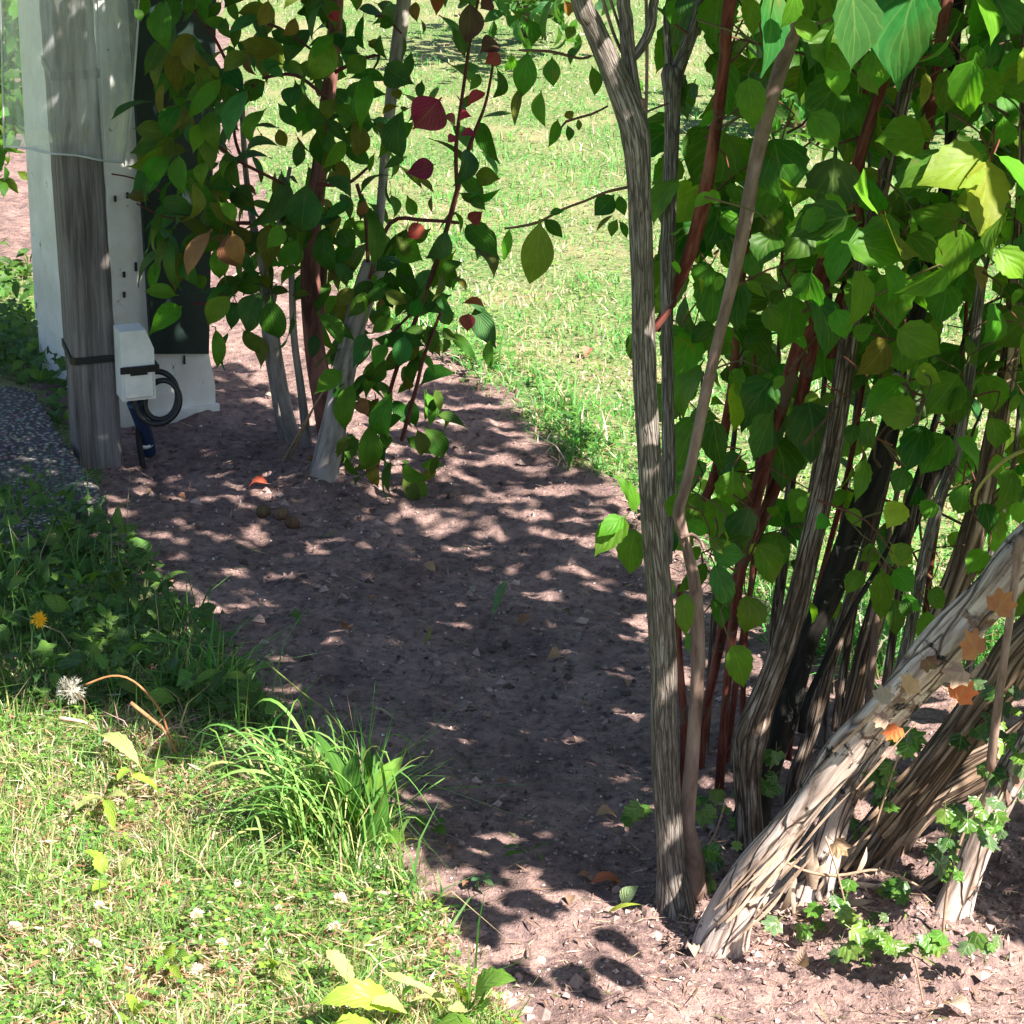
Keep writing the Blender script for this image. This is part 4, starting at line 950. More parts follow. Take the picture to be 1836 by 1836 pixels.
filler(mb, 90, (610, 480, 800, 850), (yD - .1, yD + .15), (.04, .08), 'gdddo', prof_dog, None, 0, 10, (.34, .52))
filler(mb, 260, (230, -700, 900, -60), (yD - .4, yD + .35), (.06, .10), 'ggdbo', prof_dog, None, 0)
mb.build('foliage', M['leaf_dog'], dog, G(590, 875))
mb = MB()
for z, L in PUR:
    for e in L: px_leaf(mb, z, e, yD - .22, prof_dog, .03, WID=1.3, fold=.35, curl=.15, teeth=0)
o = mb.build('red_foliage', M['leaf_dog'], dog, G(590, 875)); o['label'] = 'purple and red autumn leaves on the right-hand twigs'

# ------------------------------------------------------------------ grass
def blades(n, xy, hr, wr, cols, probs, lean=.5, bend=.5, hfun=None, patch=0):
    x, y = xy; n = len(x)
    z = hgt(x, y)
    h = rng.uniform(*hr, n) * (1 if hfun is None else hfun(x, y)); wd = rng.uniform(*wr, n); az = rng.uniform(0, 2 * math.pi, n); fa = rng.uniform(0, 2 * math.pi, n)
    le = np.abs(rng.normal(size=n)) * lean
    cols = np.array(cols); ci = rng.choice(len(cols), n, p=probs)
    if patch:
        dp = np.clip(fbm(x * 4 + 31, y * 4, 3) * 5 - 2.45, 0, .85) * patch; ci = np.where(rng.random(n) < dp, rng.integers(3, 5, n), ci)
        h *= 1 - .5 * dp; lp = np.clip(fbm(x * 5 - 11, y * 5 + 7, 3) * 5 - 2.4, 0, 1); ci = np.where(rng.random(n) < lp * .7, rng.integers(0, 2, n), ci)
    h = h * (.75 + .9 * np.clip(fbm(x * 11 + 3, y * 11, 2) * 2 - .6, 0, 1)); m_up = None
    c = cols[ci] * rng.uniform(.7, 1.3, (n, 1)) * (1 + .1 * rng.normal(size=(n, 3)))
    dx, dy = np.cos(az), np.sin(az); wx, wy = np.cos(fa) * wd, np.sin(fa) * wd
    base = np.stack([x, y, z - .003], 1)
    m = base + np.stack([dx * le * h * .45, dy * le * h * .45, h * .55 / np.sqrt(1 + .3 * le ** 2)], 1)
    tp_ = base + np.stack([dx * le * h * (1.0 + bend * .4), dy * le * h * (1.0 + bend * .4), h * np.clip(1 - .35 * le * bend, .1, 1)], 1)
    W = np.stack([wx, wy, np.zeros(n)], 1)
    v = np.stack([base - W, base + W, m - W * .75, m + W * .75, tp_], 1).reshape(-1, 3)
    o_ = (np.arange(n) * 5)[:, None]
    q = o_ + np.array([0, 1, 3, 2]); t = o_ + np.array([2, 3, 4])
    return v, q, t, np.repeat(np.clip(c, .01, .9), 5, 0)
def scatter(n, x0, x1, y0, y1, cond):
    px = rng.uniform(x0, x1, n); py = rng.uniform(y0, y1, n)
    x, y = gxy(px, py); k_ = cond(x, y, px, py); return x[k_], y[k_]
pathw = np.array([G(x, y)[:2] for x, y in PATH_IMG])
cabw = np.array([(C0 - fd * .02 - bd * .02)[:2], (C0 + fd * .26 - bd * .02)[:2], (C0 + fd * .26 + bd * .54)[:2], (C0 - fd * .02 + bd * .54)[:2]])
def lawn_ok(x, y, px, py):
    d = soil_d(x, y); return (d < .01 + .03 * (rng.random(len(x)) ** 4)) & (sdist(pathw, x, y) < -.005) & (sdist(cabw, x, y) < 0)
GR = [(.095, .225, .045), (.19, .32, .085), (.36, .41, .18), (.56, .46, .36), (.42, .27, .20)]
mb = MB()
xy = scatter(42000, -350, 1000, 1170, 1960, lawn_ok)
mb.add(*[a_ for a_ in (lambda r: (r[0], r[1], r[2], None, r[3]))(blades(0, xy, (.012, .034), (.0007, .0016), GR, [.22, .29, .24, .16, .09], .9, patch=1))])
# clover and other small leaves in the turf
def clovers(mb, xy, hr, sr, cols):
    x, y = xy; n = len(x); z = hgt(x, y) + rng.uniform(*hr, n)
    vs, qs, cs = [], [], []
    for k_ in range(3):
        a_ = rng.uniform(0, 2 * math.pi, n) if k_ == 0 else a_ + 2.094
        s_ = rng.uniform(*sr, n); tl = rng.normal(size=n) * .25
        d_ = np.stack([np.cos(a_), np.sin(a_), tl], 1); s2_ = np.stack([-np.sin(a_), np.cos(a_), rng.normal(size=n) * .2], 1)
        b_ = np.stack([x, y, z], 1)
        S = s_[:, None]
        v = np.stack([b_, b_ + d_ * S * .6 - s2_ * S * .42, b_ + d_ * S * 1.05 - s2_ * S * .22, b_ + d_ * S * .95, b_ + d_ * S * 1.05 + s2_ * S * .22, b_ + d_ * S * .6 + s2_ * S * .42], 1)
        c_ = np.array(cols)[rng.integers(len(cols), size=n)] * rng.uniform(.75, 1.25, (n, 1))
        o_ = (np.arange(n) * 6)[:, None]
        mb.add(v.reshape(-1, 3), np.concatenate([o_ + np.array([0, 1, 2, 3]), o_ + np.array([0, 3, 4, 5])]), None, None, np.repeat(c_, 6, 0))
clovers(mb, scatter(3200, -350, 950, 1280, 1960, lawn_ok), (.006, .022), (.005, .010), [(.12, .27, .04), (.2, .33, .06), (.09, .2, .05)])
# dry bits lying in the turf
def bits(mb, xy, lr, wr, cols, zr=(.004, .016)):
    x, y = xy; n = len(x); z = hgt(x, y) + rng.uniform(*zr, n)
    a_ = rng.uniform(0, 2 * math.pi, n); L_ = rng.uniform(*lr, n); W_ = rng.uniform(*wr, n)
    d_ = np.stack([np.cos(a_), np.sin(a_), rng.normal(size=n) * .15], 1) * L_[:, None]; s_ = np.stack([-np.sin(a_), np.cos(a_), rng.normal(size=n) * .3], 1) * W_[:, None]
    b_ = np.stack([x, y, z], 1)
    v = np.stack([b_ - d_, b_ - s_, b_ + d_, b_ + s_], 1).reshape(-1, 3)
    c_ = np.array(cols)[rng.integers(len(cols), size=n)] * rng.uniform(.7, 1.2, (n, 1))
    mb.add(v, (np.arange(n) * 4)[:, None] + np.arange(4), None, None, np.repeat(c_, 4, 0))
DRY = [(.55, .42, .30), (.42, .26, .18), (.62, .50, .40), (.30, .15, .10)]
lg = scatter(7000, -350, 1000, 1230, 1960, lambda x, y, px, py: lawn_ok(x, y, px, py) & (rng.random(len(x)) < np.clip(fbm(x * 8, y * 8, 2) * 4 - 1.9, 0, 1)))
r_ = blades(0, lg, (.025, .065), (.0008, .0018), GR, [.34, .36, .2, .07, .03], 1.0, .9); mb.add(r_[0], r_[1], r_[2], None, r_[3])
bits(mb, scatter(9000, -350, 1000, 1200, 1960, lawn_ok), (.004, .016), (.0006, .0022), DRY)
tag(mb.build('grass', M['grass'], None, G(300, 1600)), 'short sunlit lawn grass with clover and dry bits in the lower left corner', 'grass', kind='stuff')
# long grass and lawn beyond the bed
mb = MB()
xy = scatter(140000, -100, 2300, -120, 1250, lambda x, y, px, py: lawn_ok(x, y, px, py) & (px > 330))
add5 = lambda mb, r: mb.add(r[0], r[1], r[2], None, r[3])
dryf = fbm(xy[0] * 1.3 + 3, xy[1] * 1.3, 3)
GF = [(.06, .25, .045), (.10, .34, .07), (.22, .42, .14), (.60, .52, .40), (.50, .37, .30)]
add5(mb, blades(0, xy, (.010, .030), (.0008, .0022), GF, [.29, .34, .22, .10, .05], .9, patch=1))
bits(mb, scatter(9000, 300, 2300, -60, 1150, lawn_ok), (.004, .012), (.001, .003), DRY)
clovers(mb, scatter(9000, 300, 2300, -60, 1150, lawn_ok), (.004, .02), (.004, .010), [(.14, .30, .05), (.22, .36, .08), (.10, .22, .05)])
tag(mb.build('grass', M['grass'], None, G(1000, 300)), 'sunlit yellow-green lawn stretching away behind the shrubs', 'grass', kind='stuff')
# ragged taller edge along the bed
mb = MB()
def edge_ok(x, y, px, py):
    d = soil_d(x, y); return (d < .035) & (d > -.10) & (sdist(pathw, x, y) < 0) & (sdist(cabw, x, y) < 0) & (py < 1250) & (px > 620) & (rng.random(len(x)) < np.clip(fbm(x * 6, y * 6, 2) * 3 - .95, 0, 1))
xy = scatter(24000, 560, 1900, 560, 1250, edge_ok)
add5(mb, blades(0, xy, (.025, .085), (.001, .0026), GF, [.40, .29, .1, .14, .07], .9, .9))
clovers(mb, scatter(3000, 800, 1300, 600, 950, edge_ok), (.01, .05), (.008, .018), [(.10, .22, .04), (.06, .15, .03)])
tag(mb.build('grass', M['grass'], None, G(1000, 780)), 'ragged longer grass along the far edge of the soil bed', 'grass', kind='stuff')

mb = MB()
def ledge(x, y, px, py):
    d = soil_d(x, y); return (d < .03) & (d > -.12) & (rng.random(len(x)) < np.clip(fbm(x * 7 + 4, y * 7, 2) * 4 - 1.6, 0, 1) * np.clip(1 - np.abs(d + .03) / .12, 0, 1) * np.clip((1640 - py) / 120, .04, 1))
add5(mb, blades(0, scatter(18000, 150, 960, 1215, 1880, ledge), (.035, .13), (.0008, .0024), [(.07, .21, .04), (.12, .29, .06), (.24, .36, .12), (.5, .4, .28)], [.4, .35, .17, .08], .9, 1.0))
tag(mb.build('grass', M['grass'], None, G(500, 1330)), 'longer grass spilling over the near left edge of the soil bed', 'grass', kind='stuff')
# weeds in the shade beside the path and behind it
def lobed(mb, c, r, nrm, col, lobes=7, depth=.35):
    n = unit(nrm); a_ = unit(np.cross(n, [rng.normal(), rng.normal(), .1])); b_ = np.cross(n, a_)
    k_ = lobes * 4; v = [c + n * r * .08]
    for i_ in range(k_):
        t_ = 2 * math.pi * i_ / k_; rr = r * (1 - depth * (.5 - .5 * math.cos(lobes * t_)) ** .7)
        if abs((t_ + math.pi) % (2 * math.pi) - math.pi) < .25: rr *= .35
        v.append(c + (a_ * math.cos(t_) + b_ * math.sin(t_)) * rr - n * r * .12 * math.sin(3 * t_))
    uv = [(.5, .5)] + [(.5 + .5 * math.cos(2 * math.pi * i_ / k_), .5 + .5 * math.sin(2 * math.pi * i_ / k_)) for i_ in range(k_)]
    mb.add(v, None, [[0, 1 + i_, 1 + (i_ + 1) % k_] for i_ in range(k_)], uv, col)
WEED = [np.array([G(x, y)[:2] for x, y in [(-200, 930), (60, 900), (190, 950), (300, 1090), (410, 1195), (500, 1330), (420, 1330), (250, 1270), (-200, 1270)]]),
        np.array([G(x, y)[:2] for x, y in [(-250, 470), (55, 490), (70, 600), (115, 700), (118, 780), (60, 690), (-250, 680)]])]
mb = MB(); mbb = MB()
for wi, (pw, n_) in enumerate(zip(WEED, (1300, 1000))):
    lo, hi = pw.min(0), pw.max(0)
    s_ = rng.uniform(lo, hi, (n_ * 3, 2)); s_ = s_[sdist(pw, s_[:, 0], s_[:, 1]) > -.01][:n_]
    for x, y in s_:
        z_ = hgt(x, y) + rng.uniform(.004, .075) * (1 if rng.random() < .6 else .5); nr = np.array([rng.normal() * .45, rng.normal() * .45 - .35, 1])
        col = np.array([(.045, .13, .02), (.06, .17, .03), (.035, .10, .03), (.09, .2, .03)][rng.integers(4)]) * rng.uniform(.7, 1.2)
        u_ = rng.random()
        if u_ < .55: lobed(mb, np.array([x, y, z_]), rng.uniform(.009, .023), nr, col, 5 if rng.random() < .5 else 3, rng.uniform(.3, .55))
        else:
            d_ = unit([rng.normal(), rng.normal() * .7, rng.uniform(-.1, .9)]); L_ = rng.uniform(.02, .05)
            leaf(mb, np.array([x, y, z_]), np.array([x, y, z_]) + d_ * L_, L_ * rng.uniform(.3, .55), nr, col, prof_ell, 6, 2, .3, .12)
    s_ = rng.uniform(lo, hi, (2600 if wi == 0 else 1200, 2)); s_ = s_[(sdist(pw, s_[:, 0], s_[:, 1]) > -.015)]
    add5(mbb, blades(0, (s_[:, 0], s_[:, 1]), (.025, .11 if wi == 0 else .06), (.0007, .0022), [(.05, .13, .03), (.08, .19, .04), (.12, .2, .08), (.3, .24, .15)], [.45, .35, .14, .06], .7, 1.0))
tag(mb.build('weeds', M['leaf_weed'], None, G(150, 1150)), 'low leafy weeds growing in the shade beside the dark path slab', 'weeds', kind='stuff')
tag(mbb.build('grass', M['grass'], None, G(150, 1150)), 'long dark grass blades among the shaded weeds by the path', 'grass', kind='stuff')

# soil crumbs, pebbles and litter on the bed
OCT = np.array([[1, 0, 0], [0, 1, 0], [-1, 0, 0], [0, -1, 0], [0, 0, 1], [0, 0, -1]], float)
OT = np.array([[0, 1, 4], [1, 2, 4], [2, 3, 4], [3, 0, 4], [1, 0, 5], [2, 1, 5], [3, 2, 5], [0, 3, 5]])
def crumbs(mb, xy, sr, cols, sink=.3):
    x, y = xy; n = len(x); s_ = sr[0] * (sr[1] / sr[0]) ** (rng.random(n) ** 2.2)
    z = hgt(x, y) + s_ * (1 - 2 * sink) * .5
    v = OCT[None] * s_[:, None, None] * rng.uniform(.55, 1.15, (n, 6, 1)) + rng.normal(size=(n, 6, 3)) * s_[:, None, None] * .18
    a_ = rng.uniform(0, 6.28, n); ca, sa = np.cos(a_)[:, None], np.sin(a_)[:, None]
    v = np.stack([v[..., 0] * ca - v[..., 1] * sa, v[..., 0] * sa + v[..., 1] * ca, v[..., 2] * .8], -1) + np.stack([x, y, z], 1)[:, None]
    c_ = np.array(cols)[rng.integers(len(cols), size=n)] * rng.uniform(.75, 1.25, (n, 1))
    mb.add(v.reshape(-1, 3), None, ((np.arange(n) * 6)[:, None, None] + OT[None]).reshape(-1, 3), None, np.repeat(c_, 6, 0))
soil_ok = lambda x, y, px, py: (soil_d(x, y) > -.02) & (sdist(pathw, x, y) < 0) & (sdist(cabw, x, y) < 0)
mb = MB()
SC = [(.29, .205, .19), (.20, .14, .13), (.37, .27, .245), (.10, .07, .062)]
crumbs(mb, scatter(26000, -200, 2000, 480, 1950, soil_ok), (.0008, .0055), SC)
cl_ok = lambda x, y, px, py: soil_ok(x, y, px, py) & (fbm(x * 7 + 9, y * 7, 2) > .56)
crumbs(mb, scatter(6000, -200, 2000, 480, 1950, cl_ok), (.003, .015), SC, .45)
for p_, h_, s_ in FEET:
    q_ = rng.normal(size=(160, 2)) * s_ * 1.1 + p_; crumbs(mb, (q_[:, 0], q_[:, 1]), (.002, .010), SC, .35)
tag(mb.build('soil_crumbs', M['crumb'], None, G(900, 1300), False), 'reddish crumbs and clods of soil strewn over the bed', 'soil crumbs', kind='stuff')
mb = MB()
crumbs(mb, scatter(1300, -100, 1900, 600, 1900, soil_ok), (.001, .0042), [(.55, .5, .47), (.4, .38, .38), (.66, .62, .58)], .25)
tag(mb.build('pebbles', M['crumb'], None, G(900, 1300), False), 'tiny pale pebbles scattered over the soil', 'pebbles', kind='stuff')
mb = MB()
bits(mb, scatter(1500, -100, 1900, 560, 1900, soil_ok), (.004, .022), (.0004, .0014), [(.22, .14, .09), (.4, .3, .2), (.12, .08, .06), (.12, .16, .04)], (.0, .006))
bits(mb, scatter(1300, 1000, 1950, 1560, 1950, soil_ok), (.003, .012), (.0003, .0008), [(.42, .27, .2), (.5, .36, .27), (.25, .14, .1)], (.0, .006))
bits(mb, scatter(260, -100, 1900, 560, 1900, soil_ok), (.015, .04), (.0006, .0016), [(.22, .14, .09), (.36, .27, .18), (.10, .07, .05)], (.002, .008))
for x, y in zip(*scatter(110, 0, 1900, 600, 1880, soil_ok)):
    z_ = hgt(x, y) + .004; a_ = rng.uniform(0, 6.28); L_ = rng.uniform(.008, .024); d_ = np.array([math.cos(a_), math.sin(a_), rng.normal() * .2]) * L_ / 2
    leaf(mb, np.array([x, y, z_]) - d_, np.array([x, y, z_]) + d_, L_ * rng.uniform(.4, .7), np.array([rng.normal() * .4, rng.normal() * .4, 1]), np.array([(.22, .12, .07), (.32, .2, .13), (.14, .09, .06), (.30, .25, .2)][rng.integers(4)]) * rng.uniform(.7, 1.2), prof_ovate, 6, 2, .5, .2)
for p_, h_, s_ in FEET:
    q_ = rng.normal(size=(45, 2)) * s_ * 1.1 + p_; bits(mb, (q_[:, 0], q_[:, 1]), (.004, .020), (.0006, .0018), [(.42, .29, .21), (.30, .19, .13), (.5, .38, .3)], (.0, .012))
tag(mb.build('litter', M['crumb'], None, G(900, 1300)), 'fine dry plant litter scattered over the soil', 'litter', kind='stuff')

# ------------------------------------------------------------------ single plants in the lawn
def plant(name, label, cat, base, leaves, mat, group=None, prof=prof_dock, z0=.01, teeth=.12):
    mb = MB(); o0 = G(*base)
    for (x0, y0, x1, y1, w_, c_, z1) in leaves:
        b_ = G(x0, y0); b_[2] = hgt(b_[0], b_[1]) + z0
        t0 = P(x1, y1, b_[1] + 0.0); t_ = G(x1, y1, z1 + .0) if z1 is not None else t0
        leaf(mb, b_, t_, w_ * mpp(b_), np.array([rng.normal() * .3, -.35, 1]), c_, prof, 14, 4, rng.uniform(.1, .35), rng.uniform(.06, .16), teeth, .02)
    o = mb.build(name, mat, None, o0); tag(o, label, cat, group); return o
YG, PG, MG, DG = (.24, .38, .05), (.36, .42, .16), (.13, .28, .04), (.045, .14, .02)
plant('dock_plant', 'broad pale green dock leaves spread over the lawn edge at the bottom', 'weed', (760, 1836),
      [(740, 1845, 570, 1800, 52, YG, .05), (745, 1840, 665, 1800, 48, PG, .05), (640, 1790, 585, 1704, 36, PG, .05), (820, 1815, 690, 1745, 18, PG, .06), (680, 1850, 600, 1838, 34, YG, .04), (830, 1810, 805, 1762, 20, YG, .06), (770, 1850, 850, 1840, 30, MG, .03), (660, 1860, 560, 1870, 40, YG, .04), (720, 1825, 740, 1770, 30, MG, .05), (800, 1830, 740, 1795, 26, PG, .04), (850, 1835, 880, 1800, 20, MG, .05)], M['leaf_weed'])
plant('dock_plant', 'single upright green dock leaf at the edge of the sunny soil', 'weed', (845, 1825), [(845, 1825, 925, 1757, 50, MG, .07), (845, 1826, 815, 1775, 18, YG, .05), (846, 1826, 880, 1800, 20, MG, .03), (844, 1828, 800, 1815, 22, PG, .03)], M['leaf_weed'])
plant('plantain', 'dark paddle-leaved plantain growing beside the grass tuft at the soil edge', 'weed', (650, 1520),
      [(640, 1520, 560, 1310, 40, DG, None), (650, 1520, 640, 1350, 44, DG, None), (665, 1500, 725, 1355, 36, MG, None), (655, 1490, 650, 1338, 30, DG, None), (680, 1520, 725, 1505, 26, MG, .02), (640, 1540, 690, 1420, 40, DG, None)], M['leaf_weed'], teeth=0)
for e, lab in (((200, 1560, [(200, 1570, 150, 1525, 26, YG, .03), (190, 1580, 180, 1530, 24, YG, .03), (205, 1575, 240, 1540, 22, PG, .03), (200, 1590, 165, 1600, 20, YG, .02)]), 'toothed yellow-green rosette in the lawn below the arching dead stems'),
               ((250, 1400, [(262, 1410, 176, 1318, 30, PG, .05), (255, 1405, 300, 1370, 24, MG, .04), (250, 1410, 210, 1400, 22, YG, .03), (290, 1440, 235, 1390, 22, YG, .05)]), 'pale lance-leaved weed in the lawn left of the grass tuft'),
               ((170, 1450, [(190, 1440, 135, 1452, 24, PG, .03), (180, 1450, 230, 1430, 22, PG, .03), (190, 1450, 205, 1490, 20, YG, .02), (230, 1470, 240, 1430, 18, MG, .03)]), 'whitish broad-leaved weed lying flat in the sunlit lawn'),
               ((310, 1720, [(310, 1730, 300, 1700, 24, YG, .03), (312, 1730, 340, 1715, 20, MG, .03), (308, 1735, 325, 1755, 18, YG, .02), (305, 1733, 280, 1745, 18, MG, .02)]), 'small bright rosette in the middle of the lower left lawn'),
               ((485, 1740, [(490, 1745, 465, 1735, 26, YG, .02), (490, 1748, 520, 1760, 24, PG, .02), (488, 1750, 500, 1730, 20, YG, .03)]), 'bright yellow-green weed in the lawn just left of the dock leaves'),
               ((230, 1820, [(235, 1830, 225, 1780, 18, YG, .04), (238, 1832, 262, 1800, 20, YG, .03), (232, 1836, 205, 1825, 20, MG, .02)]), 'upright yellow-green weed at the bottom edge of the lawn')):
    plant('lawn_weed', lab, 'weed', e[:2], e[2], M['leaf_weed'])
plant('seedling', 'small dark green seedling alone on the shaded soil below the grass tuft line', 'seedling', (770, 1480), [(765, 1490, 745, 1465, 20, DG, .02), (775, 1492, 800, 1475, 24, DG, .02), (772, 1495, 800, 1495, 20, DG, .015)], M['leaf_weed'])
plant('seedling', 'blue-green lobed seedling at the border of sun and shade on the soil', 'seedling', (865, 1585), [(865, 1582, 845, 1580, 12, (.06, .17, .08), .015), (866, 1583, 880, 1572, 12, (.06, .17, .08), .02), (866, 1584, 885, 1588, 11, (.06, .17, .08), .015), (864, 1585, 858, 1596, 11, (.06, .17, .08), .01)], M['leaf_weed'])
plant('seedling', 'tiny dark seedling on the soil near the left weeds', 'seedling', (540, 1105), [(540, 1110, 522, 1104, 12, DG, .015), (540, 1110, 555, 1095, 12, DG, .02), (542, 1112, 535, 1122, 10, DG, .01)], M['leaf_weed'])
plant('seedling', 'thin sprawling seedling on the soil left of the upright stem', 'seedling', (950, 1530), [(950, 1532, 900, 1522, 16, DG, .02), (955, 1532, 985, 1512, 14, DG, .03), (945, 1535, 905, 1535, 12, DG, .015), (960, 1535, 970, 1545, 10, DG, .01)], M['leaf_weed'])

# tuft of long arching grass
mb = MB(); tb = G(590, 1530)
for q_ in range(300):
    bx, by = 585 + rng.normal() * 60, 1510 + rng.normal() * 24
    b_ = G(bx, by); b_[2] = 0
    L_ = rng.uniform(.06, .20); a_ = rng.normal(2.5, .75) if rng.random() < .75 else rng.uniform(0, 6.28)
    r_ = L_ * rng.uniform(.25, .95); hz = L_ * rng.uniform(.3, .9)
    d_ = np.array([math.cos(a_), math.sin(a_) * .7, 0])
    pts = [b_, b_ + d_ * r_ * .35 + np.array([0, 0, hz * .8]), b_ + d_ * r_ * .75 + np.array([0, 0, hz]), b_ + d_ * r_ * 1.15 + np.array([0, 0, hz * rng.uniform(.45, .85)])]
    p_, _ = smooth_path(pts, [1] * 4, .012); k_ = len(p_); wd = rng.uniform(.0010, .0027) * (1 - np.linspace(0, 1, k_) ** 2.5) + .0002
    s_ = np.cross(d_, [0, 0, 1]) + np.array([0, 0, rng.normal() * .3]); s_ = unit(s_)
    v = np.stack([p_ - s_ * wd[:, None], p_ + s_ * wd[:, None] + np.array([0, 0, .0008])], 1).reshape(-1, 3)
    q = np.array([[2 * e, 2 * e + 1, 2 * e + 3, 2 * e + 2] for e in range(k_ - 1)])
    mb.add(v, q, None, None, np.array([(.13, .28, .05), (.18, .32, .08), (.08, .2, .04), (.3, .33, .12)][rng.integers(4)]) * rng.uniform(.8, 1.2))
tag(mb.build('grass_tuft', M['grass'], None, tb), 'clump of long arching grass blades at the lawn corner by the soil', 'grass tuft')
def stalk_thing(name, label, cat, pts_px, c, Yb=None, group=None, r=1.0, zlast=None):
    """a thin stalk whose first point stands on the ground"""
    Y0 = gY(pts_px[0][0], pts_px[0][1]); pts, rad = stem_path(pts_px, Y0, Yb or Y0); mb = MB(); tube(mb, pts, [x * r for x in rad], 6, .01, .05, c)
    o = mb.build(name, M['twig'], None, pts[0]); tag(o, label, cat, group); return o, pts
stalk_thing('grass_stalk', 'long thin green stalk leaning over the dark soil above the grass tuft', 'grass stalk', [(640, 1365, 4), (600, 1290, 3.5), (540, 1240, 3), (480, 1190, 3)], (.16, .2, .06))
stalk_thing('grass_stalk', 'seed stalk of grass rising right out of the plantain', 'grass stalk', [(625, 1470, 4), (655, 1430, 3.5), (755, 1370, 4), (775, 1345, 3)], (.16, .2, .1))
stalk_thing('dry_stalk', 'orange dead stem arching over to the dandelion seed head', 'dead stem', [(330, 1375, 5), (305, 1325, 4.5), (285, 1270, 4.5), (240, 1222, 4), (200, 1212, 4), (152, 1228, 4)], (.30, .14, .06))
stalk_thing('dry_stalk', 'short broken orange stem lying beside the arching dead stem', 'dead stem', [(318, 1340, 7), (295, 1310, 7), (265, 1285, 8), (234, 1260, 8)], (.30, .16, .075))
stalk_thing('dry_stalk', 'pale pink cut stem lying in the lawn above the lance-leaved weed', 'dead stem', [(180, 1312, 6), (150, 1295, 7), (106, 1288, 9)], (.5, .32, .24))
stalk_thing('dry_stalk', 'longer straw stalk leaning on the pale dogwood stem', 'dry stalk', [(505, 832, 5), (545, 760, 4), (590, 685, 4)], (.34, .25, .15), yD - .03)
stalk_thing('dry_stalk', 'shorter straw stalk leaning near the dogwood base', 'dry stalk', [(512, 830, 5), (530, 800, 4), (560, 735, 4)], (.28, .2, .12), yD - .02)
stalk_thing('dry_stalk', 'dry straw stalk sticking up right of the dogwood base', 'dry stalk', [(612, 868, 4), (625, 840, 4), (634, 818, 4)], (.34, .26, .15))
# yellow dandelion flower
def flower():
    base = G(95, 1225); c_ = P(70, 1111, base[1] - .01)
    o = empty('dandelion', base, 'yellow dandelion flower open above the shaded weeds', 'flower')
    mb = MB()
    for ring, (r_, n_) in enumerate(((.0145, 22), (.0105, 16), (.006, 10))):
        for q_ in range(n_):
            a_ = 2 * math.pi * q_ / n_ + ring * .2 + rng.normal() * .08
            ax = np.array([1, 0, 0]); ay = unit([0, .45, .9]); nn = unit(np.cross(ax, ay)); nn = nn if nn[1] < 0 else -nn
            d_ = ax * math.cos(a_) + ay * math.sin(a_)
            leaf(mb, c_ + nn * ring * .002, c_ + d_ * r_ * rng.uniform(.85, 1.1) + nn * (.002 + ring * .002), .0032, nn, np.array([.75, .42, .012]) * rng.uniform(.85, 1.1), prof_blade, 3, 2, .2, .1)
    mb.build('flower_head', M['petal'], o, c_)
    mb = MB(); tube(mb, [base, base * .5 + c_ * .5 + np.array([.004, 0, 0]), c_ + np.array([0, .003, -.002])], [.0014, .0013, .0012], 6, .01, 0, (.12, .2, .06)); mb.build('stem', M['twig'], o, base)
flower()
def clock(px, py, r, label, bx, by):
    base = G(bx, by); c_ = P(px, py, base[1]); R = r * mpp(c_)
    o = empty('seed_head', base, label, 'seed head')
    mb = MB()
    for q_ in range(150):
        d_ = unit(rng.normal(size=3)); e_ = c_ + d_ * R * rng.uniform(.75, 1.05)
        s_ = unit(np.cross(d_, rng.normal(size=3))) * .0003
        mb.add([c_ - s_, c_ + s_, e_ + s_ * .6, e_ - s_ * .6], [[0, 1, 2, 3]], None, None, (.5, .47, .42))
        for z_ in range(5):
            f_ = unit(d_ * .5 + rng.normal(size=3) * .7) * R * .28; s2_ = unit(np.cross(f_, d_)) * .00028
            mb.add([e_ - s2_, e_ + s2_, e_ + f_], None, [[0, 1, 2]], None, (.75, .73, .7))
    mb.build('fluff', M['petal'], o, c_)
    mb = MB(); tube(mb, [base, base * .5 + c_ * .5 + np.array([.01, 0, .005]), c_], [.0012, .0012, .001], 6, .01, 0, (.3, .2, .12)); mb.build('stem', M['twig'], o, base)
clock(128, 1236, 24, 'round grey dandelion seed head where the shaded weeds meet the lawn', 150, 1290)
# white clover heads, each a thing
CLOV = [(385, 1490), (198, 1362), (355, 1665), (180, 1650), (170, 1715), (398, 1720), (232, 1765), (355, 1765), (28, 1690), (610, 1640), (500, 1650), (112, 1730), (436, 1500), (600, 1690)]
src = None
def fluff(r):
    mb = MB()
    for q_ in range(46):
        d_ = unit([rng.normal(), rng.normal(), abs(rng.normal()) * .9 + .1]); s_ = unit(np.cross(d_, rng.normal(size=3))) * r * .2
        mb.add([d_ * r * .25 - s_ * .5, d_ * r * .25 + s_ * .5, d_ * r * rng.uniform(.8, 1.1) + s_, d_ * r * rng.uniform(.8, 1.1) - s_], [[0, 1, 2, 3]], None, None, np.array([.78, .68, .62]) * rng.uniform(.75, 1.1))
    return mb
for x, y in CLOV:
    g_ = G(x, y + 6); g_[2] = hgt(g_[0], g_[1]) + .026
    if src is None:
        src = fluff(.0085).build('clover_flower', M['petal']); o = src; o.location = g_
    else:
        o = src.copy(); COL.objects.link(o); o.location = g_
    o.rotation_euler = (rng.normal() * .3, rng.normal() * .3, rng.uniform(0, 6)); s_ = rng.uniform(.5, 1.15); o.scale = (s_, s_, s_)
    tag(o, 'small whitish clover head nestled in the sunlit lower left lawn', 'flower', 'white clover heads in the lawn')

